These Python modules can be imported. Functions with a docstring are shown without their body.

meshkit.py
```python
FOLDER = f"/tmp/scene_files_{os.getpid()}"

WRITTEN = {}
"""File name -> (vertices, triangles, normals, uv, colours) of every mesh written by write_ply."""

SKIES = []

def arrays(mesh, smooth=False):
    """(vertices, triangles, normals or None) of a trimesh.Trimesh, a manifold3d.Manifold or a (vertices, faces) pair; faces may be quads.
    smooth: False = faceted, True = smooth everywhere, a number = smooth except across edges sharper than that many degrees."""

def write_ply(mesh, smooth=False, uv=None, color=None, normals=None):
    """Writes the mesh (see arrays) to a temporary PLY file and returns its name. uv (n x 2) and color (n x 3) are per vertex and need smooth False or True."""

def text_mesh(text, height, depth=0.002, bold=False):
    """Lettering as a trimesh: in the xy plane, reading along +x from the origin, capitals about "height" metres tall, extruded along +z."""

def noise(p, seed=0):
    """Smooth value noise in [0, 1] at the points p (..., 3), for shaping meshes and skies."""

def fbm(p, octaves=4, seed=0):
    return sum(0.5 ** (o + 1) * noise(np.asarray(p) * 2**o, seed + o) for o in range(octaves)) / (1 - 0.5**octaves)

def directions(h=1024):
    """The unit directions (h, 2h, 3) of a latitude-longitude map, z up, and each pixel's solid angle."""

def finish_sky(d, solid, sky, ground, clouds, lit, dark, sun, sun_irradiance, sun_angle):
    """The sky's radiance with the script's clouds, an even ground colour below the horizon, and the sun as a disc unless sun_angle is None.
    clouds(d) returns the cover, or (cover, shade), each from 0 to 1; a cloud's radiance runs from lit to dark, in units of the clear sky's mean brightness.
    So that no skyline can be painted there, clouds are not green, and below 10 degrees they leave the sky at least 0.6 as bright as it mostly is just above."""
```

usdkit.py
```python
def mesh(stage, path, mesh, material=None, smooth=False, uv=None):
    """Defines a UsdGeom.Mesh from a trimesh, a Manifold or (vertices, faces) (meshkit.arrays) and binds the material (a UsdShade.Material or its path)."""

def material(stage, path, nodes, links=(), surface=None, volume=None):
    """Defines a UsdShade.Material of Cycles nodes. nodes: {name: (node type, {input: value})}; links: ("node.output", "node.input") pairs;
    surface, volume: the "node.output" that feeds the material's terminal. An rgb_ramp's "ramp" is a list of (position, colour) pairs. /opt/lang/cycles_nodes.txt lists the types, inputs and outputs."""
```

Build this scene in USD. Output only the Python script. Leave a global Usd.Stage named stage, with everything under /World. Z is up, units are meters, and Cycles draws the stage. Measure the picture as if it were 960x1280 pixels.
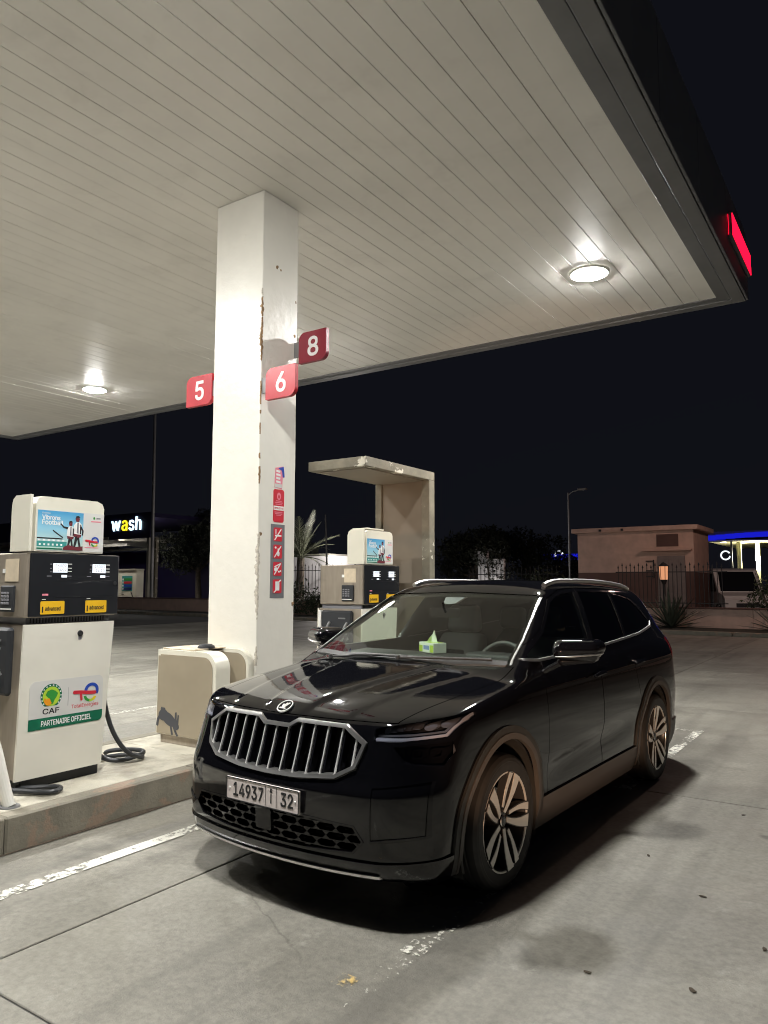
import math, random
import numpy as np, trimesh, manifold3d as m3
import usdkit, meshkit
from shapely.geometry import Polygon, Point, LineString, box as sbox, MultiPolygon
from shapely.ops import unary_union
from shapely import affinity
from scipy.interpolate import PchipInterpolator, splprep, splev
from pxr import Usd, UsdGeom, UsdLux, UsdShade, Gf, Sdf, Vt

random.seed(7); RNG = np.random.default_rng(7)
stage = Usd.Stage.CreateInMemory()
UsdGeom.SetStageUpAxis(stage, UsdGeom.Tokens.z); UsdGeom.SetStageMetersPerUnit(stage, 1.0)
UsdGeom.Xform.Define(stage, '/World'); UsdGeom.Scope.Define(stage, '/World/Looks')

# ------------------------------------------------------------------ camera
YAW, PITCH, ROLL, FPX, EYE = 0.594090, 0.0956709, 0.00144349, 930.37, 1.645
fwd = np.array([-math.sin(YAW) * math.cos(PITCH), math.cos(YAW) * math.cos(PITCH), math.sin(PITCH)])
r0 = np.array([math.cos(YAW), math.sin(YAW), 0.0]); u0 = np.cross(r0, fwd)
rgt = r0 * math.cos(ROLL) + u0 * math.sin(ROLL); upv = -r0 * math.sin(ROLL) + u0 * math.cos(ROLL)
cam = UsdGeom.Camera.Define(stage, '/World/camera')
M4 = Gf.Matrix4d(*rgt, 0, *upv, 0, *(-fwd), 0, 0, 0, EYE, 1)
UsdGeom.Xformable(cam).AddTransformOp().Set(M4)
cam.CreateHorizontalApertureAttr(36.0); cam.CreateVerticalApertureAttr(48.0)
cam.CreateFocalLengthAttr(36.0 * FPX / 960.0); cam.CreateClippingRangeAttr((0.05, 3000.0))
cam.CreateExposureAttr(0.45)

# ------------------------------------------------------------------ night sky
SUN_EL, SUN_ROT = math.radians(4.0), math.radians(200.0)
sky_m = usdkit.material(stage, '/World/Looks/night_sky', {
    'sky': ('sky_texture', {'sky_type': 'single_scattering', 'sun_disc': False, 'sun_elevation': SUN_EL, 'sun_rotation': SUN_ROT}),
    'bw': ('mix', {'mix_type': 'multiply', 'fac': 1.0, 'color2': (0.0010, 0.0010, 0.0011)}),
    'add': ('mix', {'mix_type': 'add', 'fac': 1.0, 'color2': (0.034, 0.037, 0.056)}),
    'bg': ('background_shader', {'strength': 0.10})},
    [('sky.color', 'bw.color1'), ('bw.color', 'add.color1'), ('add.color', 'bg.color')], surface='bg.background')
dome = UsdLux.DomeLight.Define(stage, '/World/sky'); dome.CreateIntensityAttr(1.0)
UsdShade.MaterialBindingAPI.Apply(dome.GetPrim()).Bind(sky_m)
dome.GetPrim().SetCustomDataByKey('kind', 'structure')
LAMP = 620.0          # radiance of the canopy light panels

# ------------------------------------------------------------------ materials
def lin(c):           # sRGB 0..255 -> linear
    return tuple((x / 255 / 12.92 if x / 255 < .04045 else ((x / 255 + .055) / 1.055) ** 2.4) for x in c)

MAT = {}
def pbr(name, col, rough=.5, metal=0., coat=0., spec=.5, var=0., vscale=6., bump=0., bscale=60., rvar=0., dirt=None, dscale=3., dlo=.55, dhi=.7, stretch=None, coat_rough=.03):
    """Principled material; var mottles the colour, bump adds fine relief, dirt = (colour, strength) adds worn patches."""
    n = {'p': ('principled_bsdf', {'base_color': col, 'roughness': rough, 'metallic': metal, 'coat_weight': coat, 'coat_roughness': coat_rough, 'specular_ior_level': spec})}
    L = []
    if var or bump or dirt or rvar:
        n['g'] = ('geometry', {})
        src = 'g.position'
        if stretch:
            n['map'] = ('mapping', {'scale': stretch}); L.append(('g.position', 'map.vector')); src = 'map.vector'
    out = None
    if var:
        n['n1'] = ('noise_texture', {'scale': vscale, 'detail': 6., 'roughness': .62})
        a, b = tuple(max(0, c * (1 - var)) for c in col), tuple(min(1, c * (1 + var)) for c in col)
        n['r1'] = ('rgb_ramp', {'ramp': [(.3, a), (.7, b)]})
        L += [(src, 'n1.vector'), ('n1.fac', 'r1.fac'), ('r1.color', 'p.base_color')]; out = 'r1.color'
    if dirt:
        n['n2'] = ('noise_texture', {'scale': dscale, 'detail': 8., 'roughness': .65, 'distortion': .3})
        n['r2'] = ('map_range', {'from_min': dlo, 'from_max': dhi, 'to_min': 0., 'to_max': dirt[1], 'clamp': True})
        n['mx'] = ('mix', {'color1': col, 'color2': dirt[0]})
        L += [(src, 'n2.vector'), ('n2.fac', 'r2.value'), ('r2.result', 'mx.fac')]
        if out: L.remove((out, 'p.base_color')); L.append((out, 'mx.color1'))
        L.append(('mx.color', 'p.base_color'))
    if rvar:
        n['n3'] = ('noise_texture', {'scale': vscale * 1.7, 'detail': 5.})
        n['r3'] = ('map_range', {'from_min': .3, 'from_max': .7, 'to_min': max(.02, rough - rvar), 'to_max': min(1, rough + rvar), 'clamp': True})
        L += [(src, 'n3.vector'), ('n3.fac', 'r3.value'), ('r3.result', 'p.roughness')]
    if bump:
        n['nb'] = ('noise_texture', {'scale': bscale, 'detail': 5.})
        n['b'] = ('bump', {'strength': 1.0, 'distance': bump})
        L += [(src, 'nb.vector'), ('nb.fac', 'b.height'), ('b.normal', 'p.normal')]
    MAT[name] = usdkit.material(stage, '/World/Looks/' + name, n, L, surface='p.BSDF')
    return MAT[name]

def glow(name, col, strength):
    MAT[name] = usdkit.material(stage, '/World/Looks/' + name, {'e': ('emission', {'color': col, 'strength': strength})}, [], surface='e.emission')

def pane(name, tint, rough=0., ior=1.5, refl=(1, 1, 1)):
    MAT[name] = usdkit.material(stage, '/World/Looks/' + name, {
        't': ('transparent_bsdf', {'color': tint}), 'g': ('glossy_bsdf', {'color': refl, 'roughness': rough}), 'f': ('fresnel', {'IOR': ior}), 'ge': ('geometry', {}), 'inv': ('math', {'math_type': 'subtract', 'value1': 1.}), 'mu': ('math', {'math_type': 'multiply'}), 'm': ('mix_closure', {})},
        [('ge.backfacing', 'inv.value2'), ('f.fac', 'mu.value1'), ('inv.value', 'mu.value2'), ('mu.value', 'm.fac'), ('t.BSDF', 'm.closure1'), ('g.BSDF', 'm.closure2')], surface='m.closure')

pbr('ceiling_paint', (.80, .775, .725), .40, var=.06, vscale=.8, rvar=.08, dirt=((.45, .42, .38), .30), dscale=1.7, dlo=.56, dhi=.8)
pbr('soffit_grey', (.16, .16, .165), .45, var=.12, vscale=2.)
pbr('fascia_grey', (.16, .165, .18), .4, var=.1, vscale=1.5)
pbr('dark_gap', (.08, .074, .066), .9)
pbr('column_paint', (.80, .77, .69), .33, var=.035, vscale=2.5, bump=.003, bscale=11., dirt=((.45, .40, .32), .35), dscale=5., dlo=.66, dhi=.8)
pbr('rust_chip', (.27, .17, .085), .9, var=.5, vscale=30., bump=.004)
pbr('plaster_chip', (.55, .50, .42), .9, var=.3, vscale=40., bump=.003)
pbr('concrete_top', (.46, .43, .35), .7, var=.2, vscale=3., bump=.002, bscale=90., dirt=((.16, .14, .105), .7), dscale=2.4, dlo=.47, dhi=.66)
pbr('kerb_face', (.22, .20, .155), .75, var=.22, vscale=4., bump=.003, bscale=50., dirt=((.30, .21, .15), .8), dscale=2.6, dlo=.56, dhi=.6)
pbr('shelter_concrete', (.20, .18, .135), .8, var=.25, vscale=5., bump=.002, dirt=((.66, .62, .52), .9), dscale=3.4, dlo=.58, dhi=.595)
pbr('shelter_panel', (.19, .155, .115), .65, var=.12, vscale=1.6)
pbr('cream_metal', (.74, .71, .60), .38, var=.04, vscale=3., dirt=((.42, .36, .26), .5), dscale=6., dlo=.66, dhi=.8)
pbr('beige_panel', (.33, .28, .20), .5, var=.06, vscale=3.)
pbr('pump_white', (.76, .73, .64), .36, var=.03, vscale=4., dirt=((.45, .40, .30), .45), dscale=7., dlo=.68, dhi=.8)
pbr('pump_steel', (.36, .31, .25), .38, metal=.35, var=.14, vscale=5., stretch=(3, 3, .5))
pbr('pump_navy', (.019, .020, .023), .22, coat=.3)
pbr('plinth_dark', (.022, .024, .028), .6)
pbr('rubber', (.018, .018, .019), .55)
pbr('hose_black', (.028, .030, .034), .45)
pbr('yellow_label', (.86, .50, .02), .4)
pbr('ink_black', (.02, .02, .022), .5)
pbr('ink_grey', (.20, .20, .22), .5)
pbr('print_white', (.85, .85, .83), .4)
pbr('print_grey_white', (.66, .65, .62), .4)
pbr('print_red', (.62, .03, .05), .4)
pbr('print_pink', (.80, .25, .32), .45)
pbr('print_blue', (.02, .07, .42), .4)
pbr('print_navy', (.015, .03, .14), .4)
pbr('print_teal', (.05, .30, .28), .4)
pbr('print_green', (.006, .135, .07), .4)
pbr('print_lime', (.45, .65, .05), .4)
pbr('print_mid_green', (.04, .30, .05), .4)
pbr('print_orange', (.85, .33, .02), .4)
pbr('print_yellow', (.80, .62, .02), .4)
pbr('print_maroon', (.16, .03, .04), .45)
pbr('sign_red', (.50, .016, .028), .35, var=.06, vscale=8.)
pbr('sign_maroon', (.25, .018, .035), .4)
pbr('sign_grey', (.17, .17, .18), .5)
pbr('charcoal_print', (.065, .068, .078), .5)
pbr('paper_cream', (.62, .52, .38), .7, var=.08, vscale=20.)
pbr('white_tube', (.78, .76, .70), .4, var=.06, vscale=5., dirt=((.35, .30, .22), .5), dscale=9., dlo=.66, dhi=.8)
pbr('galvanised', (.22, .22, .22), .5, metal=.4, var=.1)
# sky blue poster: a printed vertical blend from blue to pale
MAT['poster_sky'] = usdkit.material(stage, '/World/Looks/poster_sky', {
    'g': ('geometry', {}), 's': ('separate_xyz', {}), 'r': ('map_range', {'from_min': 1.92, 'from_max': 2.18, 'clamp': True}),
    'c': ('rgb_ramp', {'ramp': [(0, (.50, .66, .60)), (.45, (.28, .58, .74)), (1, (.03, .28, .56))]}), 'p': ('principled_bsdf', {'roughness': .35})},
    [('g.position', 's.vector'), ('s.z', 'r.value'), ('r.result', 'c.fac'), ('c.color', 'p.base_color')], surface='p.BSDF')

# forecourt concrete: mottled, tyre-darkened, oil spots
MAT['concrete'] = usdkit.material(stage, '/World/Looks/concrete', {
    'g': ('geometry', {}), 'oi': ('object_info', {}),
    'n1': ('noise_texture', {'scale': .55, 'detail': 8., 'roughness': .6}), 'r1': ('rgb_ramp', {'ramp': [(.28, (.165, .155, .132)), (.5, (.25, .237, .202)), (.72, (.345, .326, .276))]}),
    'n2': ('noise_texture', {'scale': 26., 'detail': 6., 'roughness': .7}), 'r2': ('rgb_ramp', {'ramp': [(.3, (.74, .74, .74)), (.62, (1.06, 1.06, 1.05))]}),
    'm1': ('mix', {'mix_type': 'multiply', 'fac': 1.}),
    'v': ('voronoi_texture', {'scale': 1.35, 'randomness': 1.}), 'nv': ('noise_texture', {'scale': 7., 'detail': 4.}), 'av': ('math', {'math_type': 'multiply_add', 'value2': .16}),
    'rv': ('map_range', {'from_min': .10, 'from_max': .145, 'to_min': .72, 'to_max': 0., 'clamp': True}), 'm2': ('mix', {'color2': (.06, .055, .048)}),
    'n4': ('noise_texture', {'scale': 1.1, 'detail': 9., 'roughness': .68, 'distortion': .4}), 'r4': ('map_range', {'from_min': .56, 'from_max': .74, 'to_min': 0., 'to_max': .85, 'clamp': True}), 'm3': ('mix', {'color2': (.10, .095, .083)}),
    'mp': ('mapping', {'scale': (2.2, .12, 1.)}), 'n6': ('noise_texture', {'scale': 1.6, 'detail': 5.}), 'r6': ('map_range', {'from_min': .5, 'from_max': .75, 'to_min': 0., 'to_max': .60, 'clamp': True}), 'm4': ('mix', {'color2': (.09, .085, .075)}),
    'vc': ('voronoi_texture', {'feature': 'distance_to_edge', 'scale': .33}), 'nc': ('noise_texture', {'scale': 2.5, 'detail': 7., 'roughness': .65}), 'ac': ('mix', {'mix_type': 'add', 'fac': .16}), 'nk': ('noise_texture', {'scale': .3, 'detail': 2.}), 'rk': ('map_range', {'from_min': .50, 'from_max': .58, 'to_min': 0., 'to_max': .5, 'clamp': True}), 'rc': ('map_range', {'from_min': .0008, 'from_max': .0028, 'to_min': 1., 'to_max': 0., 'clamp': True}), 'mc': ('math', {'math_type': 'multiply'}), 'm6': ('mix', {'color2': (.05, .045, .038)}),
    'np': ('noise_texture', {'scale': 2.3, 'detail': 10., 'roughness': .72}), 'rp': ('map_range', {'from_min': .60, 'from_max': .66, 'to_min': 0., 'to_max': .35, 'clamp': True}), 'm7': ('mix', {'color2': (.40, .385, .335)}),
    'sl': ('map_range', {'from_min': 0., 'from_max': 1., 'to_min': .88, 'to_max': 1.1}), 'm5': ('mix', {'mix_type': 'multiply', 'fac': 1.}), 'cc': ('combine_xyz', {}),
    'n5': ('noise_texture', {'scale': 130., 'detail': 4.}), 'b': ('bump', {'distance': .0016}), 'n7': ('noise_texture', {'scale': 1.6, 'detail': 6.}), 'rr': ('map_range', {'from_min': .3, 'from_max': .7, 'to_min': .42, 'to_max': .75, 'clamp': True}),
    'p': ('principled_bsdf', {'specular_ior_level': .4})},
    [('g.position', 'n1.vector'), ('n1.fac', 'r1.fac'), ('g.position', 'n2.vector'), ('n2.fac', 'r2.fac'), ('r1.color', 'm1.color1'), ('r2.color', 'm1.color2'),
     ('g.position', 'v.vector'), ('g.position', 'nv.vector'), ('nv.fac', 'av.value1'), ('v.distance', 'av.value3'), ('av.value', 'rv.value'), ('rv.result', 'm2.fac'), ('m1.color', 'm2.color1'),
     ('g.position', 'n4.vector'), ('n4.fac', 'r4.value'), ('r4.result', 'm3.fac'), ('m2.color', 'm3.color1'),
     ('g.position', 'mp.vector'), ('mp.vector', 'n6.vector'), ('n6.fac', 'r6.value'), ('r6.result', 'm4.fac'), ('m3.color', 'm4.color1'),
     ('oi.random', 'sl.value'), ('sl.result', 'cc.x'), ('sl.result', 'cc.y'), ('sl.result', 'cc.z'), ('g.position', 'nc.vector'), ('g.position', 'ac.color1'), ('nc.color', 'ac.color2'), ('ac.color', 'vc.vector'), ('vc.distance', 'rc.value'), ('g.position', 'nk.vector'), ('nk.fac', 'rk.value'), ('rc.result', 'mc.value1'), ('rk.result', 'mc.value2'), ('mc.value', 'm6.fac'), ('g.position', 'np.vector'), ('np.fac', 'rp.value'), ('rp.result', 'm7.fac'), ('m4.color', 'm7.color1'), ('m7.color', 'm6.color1'), ('m6.color', 'm5.color1'), ('cc.vector', 'm5.color2'), ('m5.color', 'p.base_color'),
     ('g.position', 'n5.vector'), ('n5.fac', 'b.height'), ('b.normal', 'p.normal'), ('g.position', 'n7.vector'), ('n7.fac', 'rr.value'), ('rr.result', 'p.roughness')], surface='p.BSDF')
pbr('asphalt', (.045, .043, .042), .8, var=.3, vscale=1.2, bump=.003, bscale=80.)
# worn road paint: flakes of white with bare concrete between
def worn_paint(name, lo, hi, col=(.74, .72, .64)):
    MAT[name] = usdkit.material(stage, '/World/Looks/' + name, {
        'g': ('geometry', {}), 'n': ('noise_texture', {'scale': 22., 'detail': 8., 'roughness': .72}), 'n2': ('noise_texture', {'scale': 1.1, 'detail': 3.}),
        'a': ('math', {'math_type': 'multiply_add', 'value2': .7}), 'r': ('map_range', {'from_min': lo, 'from_max': hi, 'clamp': True}),
        'p': ('principled_bsdf', {'base_color': col, 'roughness': .6}), 't': ('transparent_bsdf', {}), 'm': ('mix_closure', {})},
        [('g.position', 'n.vector'), ('g.position', 'n2.vector'), ('n2.fac', 'a.value1'), ('n.fac', 'a.value3'), ('a.value', 'r.value'), ('r.result', 'm.fac'), ('t.BSDF', 'm.closure1'), ('p.BSDF', 'm.closure2')], surface='m.closure')
worn_paint('line_paint', .845, .905); worn_paint('line_paint_faint', .93, .98)
glow('lamp_panel', (1.0, .995, .965), LAMP)
glow('lcd', (.86, .92, 1.0), 1.1); glow('red_glow', (1.0, .005, .035), 1.6); glow('white_letter', (.62, .88, 1.0), 2.6); glow('yellow_letter', (1.0, .78, .02), 1.4)
glow('blue_glow', (.015, .02, 1.0), .42); glow('ring_glow', (.9, .93, 1.0), .95); glow('warm_lantern', (1.0, .44, .22), .55); glow('downlight', (1., .93, .6), 6.); glow('far_bulb', (.95, .97, 1.), 5.)

# ------------------------------------------------------------------ scene helpers
COUNT = {}
def path_for(name, parent='/World'):
    k = (parent, name); n = COUNT.get(k, 0); COUNT[k] = n + 1
    return f'{parent}/{name}' if n == 0 else f'{parent}/{name}_{n:03d}'

def tag(prim, label=None, cat=None, group=None, kind=None):
    for k, v in (('label', label), ('category', cat), ('group', group), ('kind', kind)):
        if v: prim.SetCustomDataByKey(k, v)
    return prim

def thing(name, label, cat, loc=(0, 0, 0), rz=0., group=None, kind=None):
    x = UsdGeom.Xform.Define(stage, path_for(name))
    if any(loc) or rz:
        x.AddTranslateOp().Set(Gf.Vec3d(*map(float, loc)))
        if rz: x.AddRotateZOp().Set(math.degrees(rz))
    tag(x.GetPrim(), label, cat, group, kind)
    return str(x.GetPath())

def grp(name, parent, label=None):
    x = UsdGeom.Xform.Define(stage, path_for(name, parent)); tag(x.GetPrim(), label); return str(x.GetPath())

def obj(name, mesh, mat, parent='/World', smooth=False, label=None, cat=None, group=None, kind=None):
    if isinstance(mesh, list): mesh = trimesh.util.concatenate(mesh)
    p = path_for(name, parent)
    usdkit.mesh(stage, p, mesh, MAT[mat] if isinstance(mat, str) else mat, smooth=smooth)
    tag(stage.GetPrimAtPath(p), label, cat, group, kind)
    return p

# ------------------------------------------------------------------ mesh helpers
def box(x0, x1, y0, y1, z0, z1, c=0.):
    if c <= 0:
        b = trimesh.creation.box((x1 - x0, y1 - y0, z1 - z0)); b.apply_translation(((x0 + x1) / 2, (y0 + y1) / 2, (z0 + z1) / 2)); return b
    pts = []
    for sx in (0, 1):
        for sy in (0, 1):
            for sz in (0, 1):
                p = np.array([(x0, x1)[sx], (y0, y1)[sy], (z0, z1)[sz]], float); q = np.array([1 - 2 * sx, 1 - 2 * sy, 1 - 2 * sz]) * c
                for k in range(3):
                    d = q.copy(); d[k] = 0; pts.append(p + d)
    return trimesh.convex.convex_hull(np.array(pts))

def ex(poly, d):
    """Extrude a shapely polygon from z=0 to z=d."""
    ps = [g for g in getattr(poly, 'geoms', [poly]) if g.area > 1e-9]
    return trimesh.util.concatenate([trimesh.creation.extrude_polygon(g, d, engine='earcut') for g in ps])

def place(mesh, o, right, up):
    """xy-plane mesh -> world: x along right, y along up, z along right x up."""
    r, u = np.array(right, float), np.array(up, float); n = np.cross(r, u)
    T = np.eye(4); T[:3, 0], T[:3, 1], T[:3, 2], T[:3, 3] = r, u, n, o
    m = mesh.copy(); m.apply_transform(T); return m

def rrect(x0, y0, x1, y1, r, corners=(1, 1, 1, 1)):
    """Rectangle with rounded corners (bl, br, tr, tl)."""
    p = sbox(x0, y0, x1, y1)
    rr = p.buffer(-r).buffer(r, 8)
    out = rr
    for k, (cx, cy) in enumerate(((x0, y0), (x1, y0), (x1, y1), (x0, y1))):
        if not corners[k]:
            out = out.union(sbox(min(cx, cx + (r if cx == x0 else -r)), min(cy, cy + (r if cy == y0 else -r)), max(cx, cx + (r if cx == x0 else -r)), max(cy, cy + (r if cy == y0 else -r))))
    return out

def tube(pts, r, n=10, smooth_n=0, caps=True):
    p = np.array(pts, float)
    if smooth_n:
        tck, _ = splprep(p.T, s=0, k=min(3, len(p) - 1)); p = np.array(splev(np.linspace(0, 1, smooth_n), tck)).T
    rad = np.interp(np.linspace(0, 1, len(p)), np.linspace(0, 1, len(r)), r) if np.ndim(r) else np.full(len(p), r)
    t = np.gradient(p, axis=0); t /= np.linalg.norm(t, axis=1)[:, None]
    a = np.array([0, 0, 1.]) if abs(t[0, 2]) < .9 else np.array([1., 0, 0])
    V, F = [], []
    u = np.cross(t[0], a); u /= np.linalg.norm(u)
    for i in range(len(p)):
        u = u - t[i] * (u @ t[i]); u /= np.linalg.norm(u); w = np.cross(t[i], u)
        ang = np.arange(n) * 2 * np.pi / n
        V.append(p[i] + rad[i] * (np.cos(ang)[:, None] * u + np.sin(ang)[:, None] * w))
    V = np.vstack(V)
    for i in range(len(p) - 1):
        for k in range(n):
            a0, b0, c0, d0 = i * n + k, i * n + (k + 1) % n, (i + 1) * n + (k + 1) % n, (i + 1) * n + k
            F += [[a0, b0, c0], [a0, c0, d0]]
    if caps:
        V = np.vstack([V, p[0], p[-1]]); e = (len(p) - 1) * n; c1, c2 = len(V) - 2, len(V) - 1
        for k in range(n): F += [[c1, (k + 1) % n, k], [c2, e + k, e + (k + 1) % n]]
    return trimesh.Trimesh(V, F, process=False)

def lathe(profile, n=48, axis='y'):
    """Revolve (radius, height) points round the axis."""
    pr = np.array(profile, float); a = np.arange(n) * 2 * np.pi / n
    V = np.stack([np.outer(np.cos(a), pr[:, 0]), np.outer(np.sin(a), pr[:, 0]), np.tile(pr[:, 1], (n, 1))], -1).reshape(-1, 3); k = len(pr); F = []
    for i in range(n):
        j = (i + 1) % n
        for q in range(k - 1):
            F += [[i * k + q, j * k + q, j * k + q + 1], [i * k + q, j * k + q + 1, i * k + q + 1]]
    m = trimesh.Trimesh(V, F, process=False)
    if axis == 'y': m.vertices = m.vertices[:, [0, 2, 1]]; m.faces = m.faces[:, ::-1]
    if axis == 'x': m.vertices = m.vertices[:, [2, 0, 1]]
    return m

def text(s, h, o, right, up, depth=.002, bold=False, sx=1., align='l'):
    t = meshkit.text_mesh(s, h, depth, bold)
    t.vertices[:, 0] *= sx
    w = t.bounds[1, 0]
    if align == 'c': t.apply_translation((-w / 2, 0, 0))
    if align == 'r': t.apply_translation((-w, 0, 0))
    return place(t, o, right, up)

def ellipse(cx, cy, a, b, rot=0.):
    return affinity.translate(affinity.rotate(affinity.scale(Point(0, 0).buffer(1, 16), a, b), rot), cx, cy)

def arcpoly(cx, cy, r, w, a0, a1, sx=1., sy=1., n=24):
    a = np.radians(np.linspace(a0, a1, n))
    return affinity.translate(affinity.scale(LineString(np.c_[r * np.cos(a), r * np.sin(a)]).buffer(w / 2, cap_style='flat'), sx, sy, origin=(0, 0)), cx, cy)
XP, YP, ZP, XM, YM = (1, 0, 0), (0, 1, 0), (0, 0, 1), (-1, 0, 0), (0, -1, 0)

def lamp_light(path, pos, radius, col, inten, aim=None, cone=180., soft=0.):
    l = UsdLux.SphereLight.Define(stage, path); l.CreateRadiusAttr(radius); l.CreateColorAttr(Gf.Vec3f(*col)); l.CreateIntensityAttr(inten); l.CreateNormalizeAttr(True)
    l.AddTranslateOp().Set(Gf.Vec3d(*pos))
    if aim is not None:
        dv = np.array(aim, float) - np.array(pos, float); dv /= np.linalg.norm(dv)
        q = Gf.Rotation(Gf.Vec3d(0, 0, -1), Gf.Vec3d(*map(float, dv))).GetQuat(); l.AddOrientOp().Set(Gf.Quatf(q))
        s_ = UsdLux.ShapingAPI.Apply(l.GetPrim()); s_.CreateShapingConeAngleAttr(cone); s_.CreateShapingConeSoftnessAttr(soft)
# ================================================================== GROUND
big = trimesh.Trimesh([[-400, -300, -.03], [400, -300, -.03], [400, 600, -.03], [-400, 600, -.03]], [[0, 1, 2], [0, 2, 3]])
obj('ground', big, 'asphalt', kind='structure')
fc = grp('forecourt', '/World'); tag(stage.GetPrimAtPath(fc), kind='structure')
obj('bedding', box(-24.4, 12.4, -7.4, 25.7, -.029, -.010), 'dark_gap', fc)
xs = [-24.36, -20.13, -15.93, -11.73, -7.53, -3.33, .87, 5.07, 9.27, 12.3]; ys = [-7.3, -2.74, 1.76, 6.26, 10.76, 15.26, 19.76, 25.6]
for i in range(len(xs) - 1):
    for j in range(len(ys) - 1):
        g_ = .005; w = RNG.uniform(-.0012, .0012)
        obj('concrete_slab', box(xs[i] + g_, xs[i + 1] - g_, ys[j] + g_, ys[j + 1] - g_, -.012, w - .0015, .004), 'concrete', fc)
def sheet(x0, x1, y0, y1, z=.004):
    return trimesh.Trimesh([[x0, y0, z], [x1, y0, z], [x1, y1, z], [x0, y1, z]], [[0, 1, 2], [0, 2, 3]])
mk = grp('road_marking', '/World'); tag(stage.GetPrimAtPath(mk), kind='structure')
obj('bay_line', sheet(-4.02, -3.915, -3., 9.0), 'line_paint', mk)
obj('bay_line', sheet(-1.90, -1.80, 6.2, 9.0), 'line_paint', mk)
obj('bay_line', sheet(-1.91, -1.80, 1.2, 4.2), 'line_paint_faint', mk)
obj('bay_line', sheet(-4.03, -1.80, 9.0, 9.09), 'line_paint', mk)
obj('bay_line', sheet(-8.27, -8.17, 1.0, 9.0), 'line_paint', mk)
obj('bay_line', sheet(-10.5, -8.17, 9.0, 9.1), 'line_paint', mk)
worn_paint('line_paint_yellow', .80, .90, (.62, .44, .16))
obj('paint_patch', sheet(-2.00, -1.91, 2.57, 2.66, .0045), 'line_paint_yellow', mk)
# far kerb and planting strip at the edge of the forecourt
kb = grp('far_kerb', '/World'); tag(stage.GetPrimAtPath(kb), kind='structure')
for k in range(26):
    x0 = -46 + k * 2.2
    obj('kerb_stone', box(x0, x0 + 2.185, 26.0, 26.18, -.03, .11 + RNG.uniform(-.006, .006), .012), 'kerb_face', kb)
pbr('soil', (.030, .027, .018), .95, var=.5, vscale=5., bump=.02, bscale=9.)
obj('planting_strip', box(-46, 12, 26.19, 29.0, -.03, .07), 'soil', kind='structure')

# ================================================================== PUMP ISLAND
isl = grp('pump_island', '/World'); tag(stage.GetPrimAtPath(isl), kind='structure')
IZ = .22
obj('core', box(-5.86, -4.58, -.4, 9.2, -.02, IZ - .012), 'kerb_face', isl)
yk = [-.4, 1.1, 2.6, 4.1, 5.6, 7.1, 9.25]
for a_, b_ in zip(yk[:-1], yk[1:]):
    obj('kerb_edge', box(-4.66, -4.53, a_ + .003, b_ - .003, -.02, IZ, .012), 'kerb_face', isl)
    obj('kerb_edge', box(-5.95, -5.82, a_ + .003, b_ - .003, -.02, IZ, .012), 'kerb_face', isl)
yt = [-.4, 2.2, 4.38, 6.6, 9.2]
for a_, b_ in zip(yt[:-1], yt[1:]):
    obj('paving_slab', box(-5.815, -4.665, a_ + .003, b_ - .003, IZ - .013, IZ - .001, .003), 'concrete_top', isl)
pbr('bark_dark', (.06, .045, .03), .95, var=.4, vscale=20.)
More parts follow.
